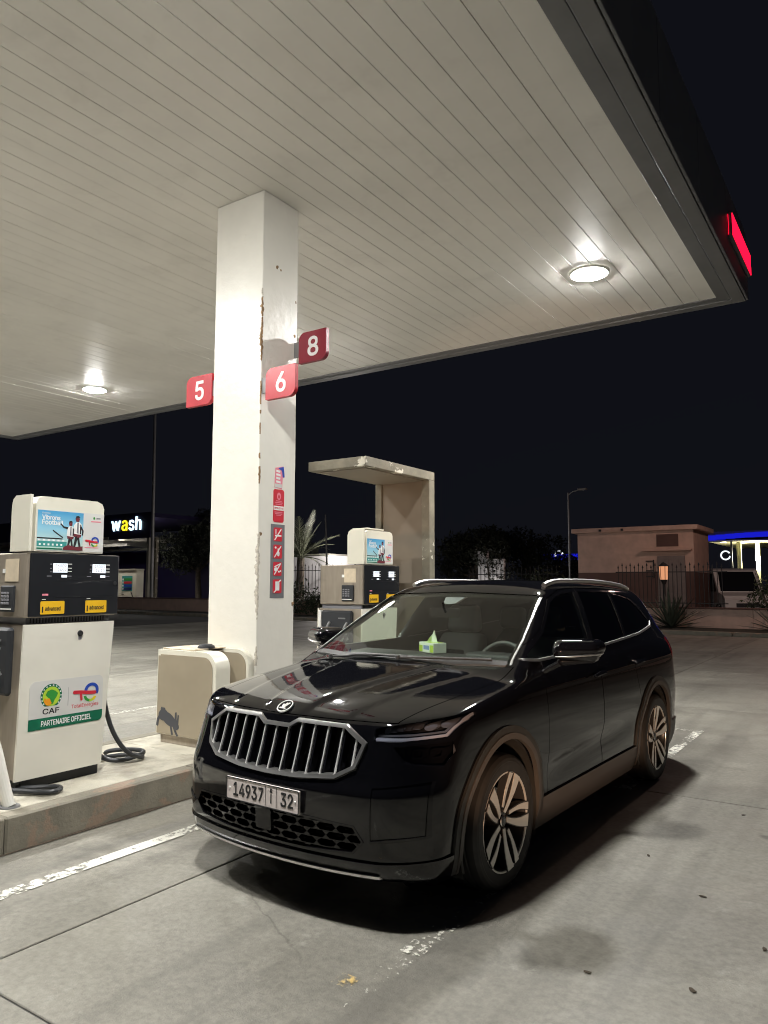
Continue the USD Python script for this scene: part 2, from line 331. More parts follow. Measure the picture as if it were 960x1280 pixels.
# crumbled joint along the foot of the kerb
V, F = [], []
yy = np.linspace(-.3, 9., 180); wv = .012 + .030 * np.clip(meshkit.noise(np.c_[yy * 3.1, yy * 0, yy * 0], 3) - .35, 0, 1) * 2
for k, y in enumerate(yy): V += [[-4.535, y, .003], [-4.526 + wv[k] * .5, y, .0032], [-4.5275, y, .004 + wv[k] * .4]]
for k in range(len(yy) - 1):
    a_ = 3 * k
    F += [[a_ + 2, a_ + 1, a_ + 4], [a_ + 2, a_ + 4, a_ + 5]]
obj('crumbled_joint', trimesh.Trimesh(V, F, process=False), 'bark_dark', isl)

# ================================================================== CANOPY
CZ = 5.42
cn = thing('canopy', 'wide station canopy with a pale boarded ceiling and grey edge over the pumps', 'canopy')
X0, X1, Y0, Y1 = -18.62, -1.698, .14, 10.368
nb_ = 82; bw = (X1 - X0) / nb_
for k in range(nb_):
    a_, b_ = X0 + k * bw, X0 + (k + 1) * bw; dz = RNG.uniform(-.0015, .0015)
    obj('ceiling_board', box(a_ + .0022, b_ - .0022, Y0 + .004, Y1 - .004, CZ + dz, CZ + .022, .002), 'ceiling_paint', cn)
obj('ceiling_backing', box(X0 - .02, X1 + .02, Y0 - .02, Y1 + .02, CZ + .024, CZ + .06), 'dark_gap', cn)
def ring(x0, x1, y0, y1, w, z0, z1, mat, name):   # four butted strips
    obj(name, box(x1, x1 + w, y0 - w, y1 + w, z0, z1, .004), mat, cn); obj(name, box(x0 - w, x0, y0 - w, y1 + w, z0, z1, .004), mat, cn)
    obj(name, box(x0 + .001, x1 - .001, y1, y1 + w, z0, z1, .004), mat, cn); obj(name, box(x0 + .001, x1 - .001, y0 - w, y0, z0, z1, .004), mat, cn)
ring(X0, X1, Y0, Y1, .152, CZ - .006, CZ + .03, 'soffit_grey', 'soffit_strip')
ring(X0 - .16, X1 + .16, Y0 - .16, Y1 + .16, .150, CZ - .012, CZ + .03, 'soffit_grey', 'soffit_strip')
FX, FY, FX0, FY0 = X1 + .316, Y1 + .398 - .082, X0 - .316, Y0 - .316
for a_, b_ in zip(np.linspace(FY0, FY, 8)[:-1], np.linspace(FY0, FY, 8)[1:]):
    for x in (FX, FX0 - .03): obj('fascia_panel', box(x, x + .03, a_ + .004, b_ - .004, CZ - .004, 6.35, .005), 'fascia_grey', cn)
for a_, b_ in zip(np.linspace(FX0, FX, 13)[:-1], np.linspace(FX0, FX, 13)[1:]):
    for y in (FY, FY0 - .03): obj('fascia_panel', box(a_ + .004, b_ - .004, y, y + .03, CZ - .004, 6.35, .005), 'fascia_grey', cn)
obj('roof_deck', box(FX0 + .02, FX - .02, FY0 + .02, FY - .02, 6.05, 6.1), 'dark_gap', cn)

sg = thing('illuminated_sign', 'red lit sign box on the outer canopy edge near its corner', 'sign')
obj('cabinet', box(-1.348, -1.305, 9.2, 10.62, 5.70, 6.0, .006), 'fascia_grey', sg)
obj('lit_face', box(-1.3045, -1.296, 9.215, 10.605, 5.715, 5.985), 'red_glow', sg)
obj('lit_edge', box(-1.343, -1.340, 9.188, 9.197, 5.72, 5.97), 'red_glow', sg)

lamp_lab = {(0, 1): 'square white light panel glowing near the outer canopy corner', (2, 1): 'small glowing light panel in the far left of the canopy ceiling',
            (1, 1): 'light panel of the canopy ceiling hidden behind the white column', (0, 0): 'light panel in the canopy ceiling ahead of the black car',
            (1, 0): 'light panel in the canopy ceiling left of the near pump', (2, 0): 'light panel in the canopy ceiling over the far lane, near row',
            (3, 0): 'light panel at the far end of the near canopy row', (3, 1): 'light panel at the far end of the far canopy row'}
for i, lx in enumerate((-2.83, -7.75, -12.67, -17.6)):
    for j, ly in enumerate((2.0, 8.65)):
        t = thing('ceiling_light', lamp_lab[(i, j)], 'ceiling light', (lx, ly, CZ), group='light panels in the canopy ceiling')
        obj('frame', lathe([(.205, -.002), (.205, -.022), (.222, -.026), (.242, -.012), (.245, -.002)], 40, 'z').apply_translation((0, 0, 0)), 'white_tube', t, 30)
        obj('diffuser', lathe([(0, -.058), (.08, -.055), (.15, -.043), (.195, -.018), (.200, -.003), (0, -.003)], 40, 'z'), 'lamp_panel', t, 40)

# ================================================================== COLUMN
CX0, CX1, CY0, CY1 = -5.425, -4.787, 5.02, 5.527
co = thing('canopy_column', 'square white column holding up the canopy with chipped corner and stickers', 'column')
m = box(CX0, CX1, CY0, CY1, IZ - .001, CZ - .002, .006); obj('shaft', m, 'column_paint', co)
# flaked paint along the near corner: thin shells that wrap the edge
def flake_strip(z0, z1, wmax, seed, thr):
    zz = np.linspace(z0, z1, int((z1 - z0) / .006)); V, F = [], []
    n1 = meshkit.fbm(np.c_[zz * 3.3, zz * 0 + 2, zz * 0], 3, seed); n2 = np.clip(meshkit.fbm(np.c_[zz * 30, zz * 0, zz * 0 + 5], 4, seed + 5) * 2.6 - .9, 0, 1.3)
    w1 = wmax * np.clip((n1 - thr) * 3, 0, 1) * (.1 + n2); w2 = wmax * np.clip((n1 - thr - .02) * 3, 0, 1) * (1.3 - n2) * .7
    e = .0016
    for k, z in enumerate(zz):
        V += [[CX1 - .006 - w1[k], CY0 - e, z], [CX1 - .005, CY0 - e, z], [CX1 + e - .001, CY0 + .002, z], [CX1 + e, CY0 + .006 + w2[k], z]]
    for k in range(len(zz) - 1):
        if w1[k] + w1[k + 1] < .002: continue
        for q in range(3): a_ = 4 * k + q; F += [[a_, a_ + 1, a_ + 5], [a_, a_ + 5, a_ + 4]]
    return trimesh.Trimesh(V, F, process=False)
obj('rusty_chipping', flake_strip(3.0, 4.35, .022, 11, .38), 'rust_chip', co)
obj('rusty_chipping', flake_strip(2.05, 3.0, .017, 19, .46), 'rust_chip', co)
obj('bare_plaster', flake_strip(.9, 2.1, .03, 23, .40), 'plaster_chip', co)
obj('bare_plaster', flake_strip(4.35, 4.9, .014, 31, .5), 'plaster_chip', co)
for (yy_, zz_, s) in ((5.22, 4.72, .03), (5.27, 4.70, .018), (5.49, 4.1, .03), (5.515, 3.9, .02), (5.505, 1.45, .03), (5.05, 2.1, .025), (5.5, 4.45, .016)):
    ang = np.arange(9) * 2 * np.pi / 9; rr_ = s * RNG.uniform(.4, 1., 9)
    obj('paint_chip', place(ex(Polygon(np.c_[rr_ * np.cos(ang) * .8, rr_ * np.sin(ang)]), .0018), (CX1, yy_, zz_), YP, ZP), 'rust_chip', co)

# number signs on brackets
def leaf(w, h, r): return rrect(0, 0, w, h, r, (0, 1, 0, 1))
def number_sign(n, x0, y, z0, w, h, lab, mat, side):
    t = thing('pump_number_sign', lab, 'sign', group='pump number signs on the column')
    p = leaf(w, h, .075)
    pl_ = obj('plate', place(ex(p, .045), (x0, y + .045, z0), XP, ZP), mat, t)
    obj('numeral', text(n, h * .60, (x0 + w / 2, y, z0 + h * .20), XP, ZP, .003, True, .98, 'c'), 'print_white', pl_)
    bx = (x0 - .075, x0 + .01) if side > 0 else (x0 + w - .01, x0 + w + .075)
    obj('bracket', box(bx[0], bx[1], y + .012, y + .034, z0 + h * .25, z0 + h * .75), 'galvanised', t)
number_sign('6', -4.728, 5.02, 3.345, .36, .295, 'bright red number 6 sign on the near corner of the column', 'sign_red', 1)
number_sign('8', -4.715, 5.47, 3.80, .345, .305, 'dark red number 8 sign on the far corner of the column, highest', 'sign_maroon', 1)
number_sign('5', -5.815, 5.02, 3.415, .365, .305, 'red number 5 sign on the left side of the column', 'sign_red', -1)

# stickers on the right face of the column
SX = CX1
def on_east(poly, y, z, d=.0022, x=SX): return place(ex(poly, d), (x, y, z), YP, ZP)
st = thing('safety_sticker', 'grey strip sticker with four red prohibition icons on the column', 'sticker')
obj('strip', on_east(sbox(0, 0, .192, .695), 5.187, 1.507), 'sign_grey', st)
for k in range(4):
    z = 1.507 + .045 + (3 - k) * .163
    it_ = obj('icon_tile', on_east(rrect(0, 0, .118, .13, .014), 5.224, z, .0040), 'print_red', st)
    cx, cz = 5.224 + .059, z + .065
    slash = LineString([(-.042, -.05), (.042, .05)]).buffer(.006)
    if k == 0: sh = [LineString([(-.035, -.012), (.04, -.012)]).buffer(.008), LineString([(-.03, .01), (-.03, .045)]).buffer(.006), slash]
    elif k == 1: sh = [ellipse(.008, -.02, .017, .024), sbox(-.002, 0, .016, .03), ellipse(-.03, .038, .012, .01), slash]
    elif k == 2: sh = [ellipse(-.022, -.005, .026, .02), ellipse(.02, -.026, .012, .009), ellipse(.042, -.02, .009, .008), LineString([(-.04, .02), (.04, .05)]).buffer(.005), slash]
    else: sh = [sbox(-.028, -.04, .028, .045), LineString([(-.042, -.055), (-.02, -.04)]).buffer(.006), LineString([(.024, .045), (.046, .056)]).buffer(.006)]
    obj('icon', place(ex(unary_union(sh), .0012), (SX + .0041, cx, cz), YP, ZP), 'print_white', it_)
st = thing('information_sticker', 'tall red sticker with white lines of text on the column', 'sticker')
obj('sheet', on_east(rrect(0, 0, .15, .315, .025), 5.214, 2.222), 'print_red', st)
obj('white_band', on_east(sbox(.004, .115, .146, .155), 5.214, 2.222, .0034), 'print_white', st)
obj('drop_mark', on_east(ellipse(.077, .25, .028, .035).difference(ellipse(.077, .245, .013, .018)), 5.214, 2.222, .0034), 'print_pink', st)
for k, (zz_, w_) in enumerate(((.2, .08), (.185, .11), (.168, .09), (.092, .11), (.078, .1), (.064, .07))): obj('text_line', on_east(sbox(.075 - w_ / 2, zz_, .075 + w_ / 2, zz_ + .007), 5.214, 2.222, .0034), 'print_pink', st)
obj('band_text', text('APPELEZ-LE', .016, (SX + .0035, 5.289, 2.222 + .127), YP, ZP, .001, True, .9, 'c'), 'print_red', st)
st = thing('torn_sticker', 'small torn pink and blue sticker above the red sticker', 'sticker')
obj('sheet', on_east(Polygon([(.01, 0), (.115, -.01), (.125, .1), (.15, .11), (.135, .215), (.02, .19)]), 5.217, 2.552), 'print_pink', st)
obj('blue_corner', on_east(Polygon([(.075, .195), (.135, .212), (.15, .112), (.125, .105), (.11, .17), (.06, .185)]), 5.217, 2.552, .0032), 'print_blue', st)
for k in range(4): obj('white_print', on_east(Polygon([(.03, .05 + k * .034), (.095 - .012 * (k % 2), .046 + k * .034), (.09, .066 + k * .034), (.033, .069 + k * .034)]), 5.217, 2.552, .0034), 'print_white', st)
obj('paper_strip', on_east(sbox(.012, .002, .112, .038), 5.217, 2.552, .0036), 'print_grey_white', st)

# ================================================================== FUEL PUMPS
def total_logo(parent, o, s, d=.0014):
    """Red T bar with blue / green / yellow loop, s = overall width."""
    put = lambda p, m, z=0.: obj('emblem', place(ex(affinity.scale(p, s, s, origin=(0, 0)), d), (o[0] + z, o[1], o[2]), YP, ZP), m, parent)
    put(arcpoly(.73, .30, .23, .115, -35, 190, 1., .92), 'print_blue', .0002)
    put(arcpoly(.68, .13, .2, .10, 180, 265, 1., .85), 'print_mid_green', .0004); put(arcpoly(.68, .13, .2, .10, 262, 300, 1., .85), 'print_lime', .0006); put(arcpoly(.68, .13, .2, .10, 298, 345, 1., .85), 'print_yellow', .0008)
    put(unary_union([LineString([(.06, .30), (.30, .285), (.60, .235), (.86, .22)]).buffer(.06), LineString([(.30, .27), (.335, .03)]).buffer(.045)]), 'print_red', .0011)

def make_pump(dy, lab, extra):
    t = thing('fuel_pump', lab, 'fuel pump', group='fuel pumps on the island')
    PX = -4.985; XB = -5.62
    y = lambda v: v + dy
    obj('plinth', box(XB + .05, PX - .045, y(2.97), y(3.585), IZ - .002, .312, .004), 'plinth_dark', t)
    # cabinet: wider at the top
    def tapered(x0, x1, ya0, ya1, yb0, yb1, z0, z1): return trimesh.convex.convex_hull(np.array([(x, v, z) for x in (x0, x1) for (a, b, z) in ((ya0, ya1, z0), (yb0, yb1, z1)) for v in (a, b)]))
    obj('cabinet', tapered(XB, PX - .02, y(2.915), y(3.57), y(2.935), y(3.64), .302, 1.352), 'pump_steel', t)
    for (x0, x1) in ((PX - .0195, PX), (XB - .02, XB - .0005)):
        f = obj('front_panel', tapered(x0, x1, y(2.906), y(3.577), y(2.926), y(3.650), .296, 1.354), 'pump_white', t)
    obj('lock', lathe([(0, .012), (.018, .012), (.022, .004), (.022, 0)], 20, 'x').apply_translation((PX, y(3.36), 1.275)), 'rubber', t)
    obj('lock', place(ex(Polygon([(-.012, -.045), (.012, -.045), (.016, -.01), (-.016, -.01)]), .003), (PX, y(3.36), 1.275), YP, ZP), 'ink_grey', t)
    obj('vent_band', box(XB + .03, PX - .03, y(2.95), y(3.62), 1.3525, 1.404), 'ink_grey', t)
    for k in range(26): obj('vent_slot', box(PX - .031, PX - .026, y(2.98 + k * .0235), y(2.987 + k * .0235), 1.362, 1.396), 'plinth_dark', t)
    obj('head', box(XB + .02, PX + .010, y(2.918), y(3.655), 1.402, 1.858, .008), 'pump_steel', t)
    fx = PX + .0105
    obj('fascia', box(fx, fx + .016, y(2.935), y(3.660), 1.406, 1.856, .006), 'pump_navy', t); fx += .0165
    obj('back_fascia', box(XB + .003, XB + .0195, y(2.935), y(3.655), 1.406, 1.856, .006), 'pump_navy', t)
    digits = (('26009', '2459'), ('15003', '14.10'))
    for q, yc in enumerate((3.105, 3.425)):
        sc = obj('display', box(fx - .001, fx + .003, y(yc), y(yc + .112), 1.720, 1.786), 'lcd', t)
        for r_, (s_, z_) in enumerate(zip(digits[q], (1.757, 1.727))):
            obj('readout', text(s_, .022, (fx + .0032, y(yc + .102), z_), YP, ZP, .0008, False, .95, 'r'), 'ink_grey', sc)
        obj('price_window', box(fx - .001, fx + .003, y(yc + .068), y(yc + .110), 1.685, 1.703), 'lcd', t)
        for z_ in (1.775, 1.745, 1.722): obj('tiny_print', box(fx - .0005, fx + .0012, y(yc - .022), y(yc - .010), z_, z_ + .007), 'ink_grey', t); obj('tiny_print', box(fx - .0005, fx + .0012, y(yc + .118), y(yc + .148), z_ + .004, z_ + .010), 'print_grey_white', t)
        obj('tiny_print', box(fx - .0005, fx + .0012, y(yc + .116), y(yc + .148), 1.691, 1.697), 'ink_grey', t); obj('tiny_print', box(fx - .0005, fx + .0012, y(yc - .045), y(yc - .01), 1.691, 1.697), 'ink_grey', t)
    for (ya, yb, nm) in ((3.02, 3.205, 0), (3.375, 3.555, 1)):
        gl_ = obj('grade_label', place(ex(rrect(0, 0, yb - ya, .092, .008), .003), (fx - .001, y(ya), 1.424), YP, ZP), 'yellow_label', t)
        obj('grade_text', text('advanced', .029, (fx + .0022, y(ya + .034), 1.449), YP, ZP, .0012, True, .66), 'ink_black', gl_)
        obj('grade_mark', box(fx + .001, fx + .0032, y(ya + .012), y(ya + .021), 1.436, 1.478), 'ink_black', gl_)
        obj('tiny_print', box(fx - .0005, fx + .0012, y(ya + .01), y(ya + .04), 1.526, 1.532), 'print_grey_white', t)
    obj('small_label', box(fx - .0005, fx + .0015, y(3.03), y(3.075), 1.555, 1.568), 'print_pink', t)
    for (z0, z1) in ((1.543, 1.5455), (1.665, 1.6675)): obj('panel_seam', box(fx - .0005, fx + .001, y(3.14), y(3.60), z0, z1), 'ink_black', t)
    obj('round_button', lathe([(0, .006), (.014, .006), (.016, 0)], 16, 'x').apply_translation((fx, y(3.625), 1.642)), 'ink_black', t)
    # end face with payment panel and nozzle bay
    ye = y(2.918); ys_ = y(2.926)
    obj('notice', box(-5.245, -5.075, ye - .003, ye + .001, 1.655, 1.815), 'paper_cream', t)
    obj('notice_tape', box(-5.275, -5.240, ye - .004, ye + .001, 1.715, 1.745), 'print_white', t)
    kp = obj('card_reader', box(-5.27, -5.10, ye - .018, ye + .002, 1.44, 1.625, .006), 'plinth_dark', t)
    for r_ in range(4):
        for c_ in range(3): obj('key', box(-5.25 + c_ * .036, -5.224 + c_ * .036, ye - .024, ye - .017, 1.565 - r_ * .024, 1.581 - r_ * .024, .002), 'ink_grey', kp)
    obj('reader_slot', box(-5.26, -5.12, ye - .022, ye - .017, 1.455, 1.466), 'print_grey_white', kp)
    hb = obj('nozzle_bay', box(-5.56, -5.115, ys_ - .040, ys_ + .02, .86, 1.33, .02), 'plinth_dark', t)
    obj('bay_frame', box(-5.30, -5.20, ys_ - .046, ys_ - .038, 1.235, 1.25), 'galvanised', hb)
    for q, nx in enumerate((-5.150, -5.40)):
        obj('nozzle', tube([(nx, ys_ - .07, 1.0), (nx - .02, ys_ - .10, 1.10), (nx + .01, ys_ - .085, 1.2)], [.022, .026, .014], 12, 12), 'galvanised', t)
        obj('nozzle_grip', tube([(nx - .035, ys_ - .055, .91), (nx - .03, ys_ - .10, .98), (nx - .005, ys_ - .085, 1.06)], [.024, .03, .026], 12, 10), ('rubber', 'yellow_label')[q], t)
    # topper with poster
    tx = PX + .028; th = 2.262
    m = ex(Polygon([(0, 0), (.55, 0), (.55, .34), (.535, .375), (.49, .393), (.05, .393), (.015, .375), (0, .34)]), .245)
    obj('topper', place(m, (tx - .245, y(2.955), 1.868), YP, ZP), 'cream_metal', t)
    m = ex(Polygon([(0, 0), (.235, 0), (.235, .40), (.05, .40), (.015, .375), (0, .33)]), .02)
    obj('topper_end', place(m, (tx - .24, y(2.935), 1.868), XP, ZP), 'cream_metal', t)
    ax, ay0, az0 = tx + .0005, y(2.965), 1.876
    A = lambda p, d, m_, n_='poster_print': [obj(n_, place(ex(g_, d), (ax, ay0, az0), YP, ZP), m_, t) for g_ in getattr(p, 'geoms', [p])]
    A(sbox(0, 0, .54, .29), .002, 'print_grey_white', 'poster'); A(sbox(.004, .004, .365, .286), .0028, 'poster_sky', 'poster_sky')
    A(sbox(.004, .028, .235, .066), .0034, 'print_teal'); A(sbox(.004, .083, .2, .092), .0034, 'ink_black'); A(sbox(.004, .008, .2, .018), .0034, 'print_green')
    for k in range(6): A(sbox(.012 + k * .037, .068, .030 + k * .037, .080), .0036, 'print_white'); A(sbox(.02 + k * .033, .036, .034 + k * .033, .05), .0038, 'print_white')
    obj('poster_text', text('Vibrons', .030, (ax + .0034, ay0 + .035, az0 + .222), YP, ZP, .0008, True, .95), 'print_white', t)
    obj('poster_text', text('Football', .032, (ax + .0034, ay0 + .033, az0 + .186), YP, ZP, .0008, True, 1.), 'print_white', t)
    obj('poster_text', text('Ensemble', .010, (ax + .0034, ay0 + .036, az0 + .262), YP, ZP, .0008), 'print_white', t)
    # football players, drawn as a flat print
    def player(dx, dz, s, arm):
        q = lambda pts: affinity.translate(affinity.scale(Polygon(pts), s, s, origin=(0, 0)), dx, dz)
        A(q([(-.030, -.10), (-.012, -.005), (.010, -.005), (.030, -.10), (.014, -.105), (.002, -.045), (-.014, -.105)]), .0038, 'ink_black')          # legs
        A(q([(-.034, -.005), (-.030, .055), (-.012, .078), (.016, .080), (.034, .060), (.032, -.010)]), .0042, 'print_white')                            # shirt
        A(q([(-.006, .0), (-.004, .074), (.008, .076), (.010, -.004)]), .0044, 'ink_grey'); A(q([(.018, -.004), (.020, .066), (.030, .058), (.030, -.006)]), .0044, 'ink_black')
        A(q(arm), .0046, 'ink_black')
        A(q([(-.012, .082), (-.018, .104), (-.008, .118), (.010, .118), (.016, .102), (.010, .082)]), .0044, 'print_maroon'); A(q([(-.018, .106), (-.012, .124), (.008, .126), (.018, .112), (.010, .113)]), .0048, 'ink_black')
        A(q([(-.030, -.005), (-.028, -.030), (-.004, -.022), (.0, -.034), (.028, -.028), (.031, -.010)]), .0050, 'print_maroon')
    player(.318, .135, 1.02, [(.026, .058), (.050, .020), (.046, -.016), (.036, -.012), (.038, .016), (.018, .044)])
    player(.262, .115, .86, [(-.028, .052), (-.066, .062), (-.098, .092), (-.090, .099), (-.060, .074), (-.024, .070)])
    A(Polygon([(.205, .008), (.365, .008), (.365, .040), (.30, .032), (.25, .046), (.21, .030)]), .0052, 'print_maroon')
    A(LineString([(.125, .145), (.155, .125), (.20, .098)]).buffer(.004), .0042, 'ink_black')
    A(sbox(.43, .225, .515, .234), .0030, 'print_pink'); A(ellipse(.455, .255, .008, .01), .0030, 'print_mid_green'); A(sbox(.475, .25, .51, .26), .0030, 'ink_grey'); A(sbox(.385, .03, .5, .036), .0030, 'print_pink')
    total_logo(t, (ax + .003, ay0 + .385, az0 + .05), .115)
    if extra:   # partner sticker on the front panel, hoses
        S = lambda p, d, m_, n_='sticker_print': [obj(n_, place(ex(g_, d), (PX + .0003, y(2.985), .62), YP, ZP), m_, t) for g_ in getattr(p, 'geoms', [p])]
        S(rrect(0, 0, .585, .335, .045, (0, 1, 1, 1)), .0015, 'print_grey_white', 'partner_sticker')
        S(rrect(0, 0, .585, .078, .036, (0, 1, 0, 0)), .0025, 'print_green', 'partner_sticker')
        obj('sticker_text', text('PARTENAIRE OFFICIEL', .036, (PX + .003, y(2.985 + .292), .641), YP, ZP, .0008, True, .72, 'c'), 'print_white', t)
        S(ellipse(.165, .225, .082, .085).difference(sbox(.05, .1, .3, .155)), .0024, 'print_green'); S(ellipse(.165, .222, .066, .068).difference(sbox(.05, .1, .3, .155)), .0030, 'print_lime')
        dash = [ellipse(.165 + .074 * math.cos(a), .2235 + .0765 * math.sin(a), .004, .006, math.degrees(a)) for a in np.radians(np.arange(-40, 221, 20))]
        S(unary_union(dash), .0034, 'print_white')
        S(Polygon([(.12, .235), (.135, .262), (.165, .27), (.195, .258), (.215, .24), (.205, .215), (.19, .195), (.178, .168), (.165, .168), (.158, .2), (.14, .215)]), .0036, 'print_mid_green')
        S(Polygon([(.115, .22), (.125, .205), (.15, .21), (.168, .175), (.15, .158), (.125, .165), (.108, .19)]), .0040, 'print_orange')
        obj('sticker_text', text('CAF', .036, (PX + .002, y(2.985 + .165), .62 + .103), YP, ZP, .0008, True, 1.35, 'c'), 'ink_black', t)
        S(sbox(.297, .14, .299, .27), .002, 'ink_grey')
        total_logo(t, (PX + .0022, y(2.985 + .335), .62 + .165), .21)
        obj('sticker_text', text('TotalEnergies', .026, (PX + .002, y(2.985 + .437), .62 + .115), YP, ZP, .0008, False, .98, 'c'), 'print_red', t)
        obj('hose', tube([(-5.2, y(3.655), 1.15), (-5.16, y(3.71), .75), (-5.10, y(3.80), .42), (-5.06, y(3.92), .285), (-5.09, y(4.04), .245), (-5.20, y(4.06), .243), (-5.30, y(3.95), .243), (-5.36, y(3.78), .243), (-5.42, y(3.70), .243)], .018, 10, 70), 'hose_black', t)
        obj('hose', tube([(-5.30, y(3.64), .9), (-5.28, y(3.69), .4), (-5.22, y(3.78), .262), (-5.12, y(3.95), .246), (-5.14, y(4.09), .268), (-5.25, y(4.06), .278), (-5.38, y(3.9), .26)], .018, 10, 60), 'hose_black', t)
        obj('hose', tube([(-5.35, y(2.86), .95), (-5.30, y(2.80), .5), (-5.22, y(2.80), .262), (-5.02, y(2.88), .245), (-4.82, y(2.98), .243), (-4.745, y(3.06), .243), (-4.80, y(3.13), .243), (-4.90, y(3.08), .243), (-5.05, y(2.965), .243)], .018, 10, 70), 'hose_black', t)
    else:
        obj('loose_board', box(-5.19, -4.97, y(3.0), y(3.34), 2.272, 2.288, .003), 'cream_metal', t)
        obj('sensor_box', box(-5.10, -5.0, y(2.917), y(2.934), 1.98, 2.16, .003), 'beige_panel', t)
        obj('hose', tube([(-5.25, y(2.88), 1.0), (-5.28, y(2.78), .5), (-5.2, y(2.70), .262), (-5.05, y(2.72), .245), (-5.0, y(2.82), .243)], .018, 10, 50), 'hose_black', t)
        obj('edge_guard', box(-5.60, -5.56, ys_ - .04, ys_ - .002, 1.0, 1.33, .004), 'print_white', t)
make_pump(0., 'white fuel pump at the left with football poster and partner sticker', True)
make_pump(4.02, 'second fuel pump behind the black car under the concrete shelter', False)

# hoop barrier in front of the near pump
hp = thing('hoop_barrier', 'white bent tube barrier at the foot of the near pump', 'barrier')
obj('hoop', tube([(-4.735, 2.735, .222), (-4.80, 2.70, .45), (-4.90, 2.66, .72), (-5.05, 2.64, .86), (-5.30, 2.64, .88), (-5.52, 2.66, .78), (-5.62, 2.70, .5), (-5.66, 2.735, .222)], .038, 16, 60), 'white_tube', hp)
for x in (-4.735, -5.66): obj('base_plate', lathe([(0, .008), (.062, .008), (.066, 0)], 20, 'z').apply_translation((x, 2.735, IZ)), 'galvanised', hp)

# service unit with rabbit print, against the column
su = thing('service_unit', 'beige forecourt bin unit with a dark rabbit print beside the column', 'bin')
slab = rrect(0, 0, .755, .745, .15, (0, 0, 1, 0))
def vert(poly, y, d): return place(ex(poly, d), (-5.563, y + d, .300), XP, ZP)   # extruded towards -y from y+d
obj('front_slab', vert(slab, 4.556, .165), 'cream_metal', su, 30)
obj('front_face', vert(affinity.translate(slab.buffer(-.042).intersection(sbox(0, 0, .72, .71)).union(sbox(.012, .004, .40, .69)).union(sbox(.012, .004, .706, .4)), 0, 0), 4.551, .006), 'beige_panel', su)
obj('back_slab', vert(slab, 4.945, .07), 'cream_metal', su, 30)
obj('back_face', vert(slab.buffer(-.03), 4.941, .005), 'beige_panel', su)
obj('middle_box', box(-5.55, -5.12, 4.722, 4.940, .30, 1.03, .004), 'shelter_panel', su)
obj('tray', box(-5.118, -4.84, 4.722, 4.940, .30, .66, .004), 'beige_panel', su)
obj('top_cover', box(-5.555, -5.13, 4.60, 4.98, 1.046, 1.056, .004), 'paper_cream', su)
obj('lid', lathe([(0, .035), (.05, .033), (.075, .018), (.08, 0)], 28, 'z').apply_translation((-5.20, 4.80, 1.056)), 'plinth_dark', su)
obj('plinth', box(-5.53, -4.85, 4.58, 4.99, IZ - .002, .2985, .004), 'pump_steel', su)
rab = unary_union([ellipse(.135, .135, .085, .050, -32), ellipse(.075, .165, .055, .05), ellipse(.215, .082, .036, .03, -20), Polygon([(.20, .10), (.205, .20), (.222, .205), (.226, .10)]), Polygon([(.222, .10), (.236, .185), (.248, .18), (.240, .085)]),
    LineString([(.035, .155), (.012, .12), (.006, .075)]).buffer(.013), Polygon([(.05, .19), (.075, .235), (.092, .225), (.098, .19)]), LineString([(.155, .10), (.168, .04), (.176, .012)]).buffer(.010), LineString([(.185, .09), (.215, .03), (.232, .006)]).buffer(.010), ellipse(.055, .215, .012, .02)])
obj('rabbit_print', place(ex(affinity.scale(rab, 1.18, 1.0, origin=(0, 0)), .0018), (-5.548, 4.5508, .302), XP, ZP), 'charcoal_print', su)

# concrete shelter behind the second pump
sh = thing('concrete_shelter', 'beige concrete shelter with peeling paint arching over the second pump', 'shelter')
obj('roof_slab', box(-5.52, -4.70, 6.60, 8.10, 2.935, 3.045, .006), 'shelter_concrete', sh)
obj('soffit_panel', box(-5.44, -4.78, 6.70, 7.98, 2.927, 2.9345), 'shelter_panel', sh)
obj('side_post', box(-4.815, -4.70, 7.97, 8.10, IZ - .002, 2.9345, .006), 'shelter_concrete', sh)
obj('side_post', box(-5.52, -5.425, 7.97, 8.10, IZ - .002, 2.9345, .006), 'shelter_concrete', sh)
obj('back_panel', box(-5.424, -4.816, 8.0, 8.07, .5, 2.9345, .003), 'shelter_panel', sh)
obj('base_rail', box(-5.424, -4.816, 7.99, 8.08, IZ - .002, .499), 'shelter_concrete', sh)
# ================================================================== BACKGROUND
pbr('pink_wall', (.60, .42, .345), .85, var=.12, vscale=2.5, bump=.004, bscale=12., dirt=((.30, .2, .16), .4), dscale=.8, dlo=.55, dhi=.75)
pbr('brown_dado', (.125, .070, .058), .8, var=.12, vscale=2.)
pbr('grey_door', (.22, .18, .165), .6, var=.1)
pbr('white_wall', (.74, .73, .74), .8, var=.08, vscale=2.)
pbr('iron', (.02, .018, .018), .6)
pbr('tree_leaf', (.016, .020, .011), .8, var=.5, vscale=3.); pbr('shrub_leaf', (.045, .06, .028), .7, var=.5, vscale=4.); pbr('palm_leaf', (.10, .11, .065), .6, var=.3, vscale=3.)
pbr('bark', (.10, .08, .06), .9, var=.3, vscale=6.); pbr('agave_leaf', (.07, .085, .06), .55, var=.25, vscale=5.)
pbr('wash_navy', (.016, .012, .045), .35); glow('unseen_strip_glow', (1., .95, .85), 55.)
pbr('wash_beam', (.30, .29, .25), .5); pbr('van_white', (.70, .70, .68), .35, coat=.5); pbr('car_dark', (.03, .03, .035), .3, coat=.8)
pbr('pale_soffit', (.75, .72, .45), .6); pbr('roof_tile_far', (.16, .14, .12), .9, var=.2); pbr('far_glass', (.01, .011, .013), .08)

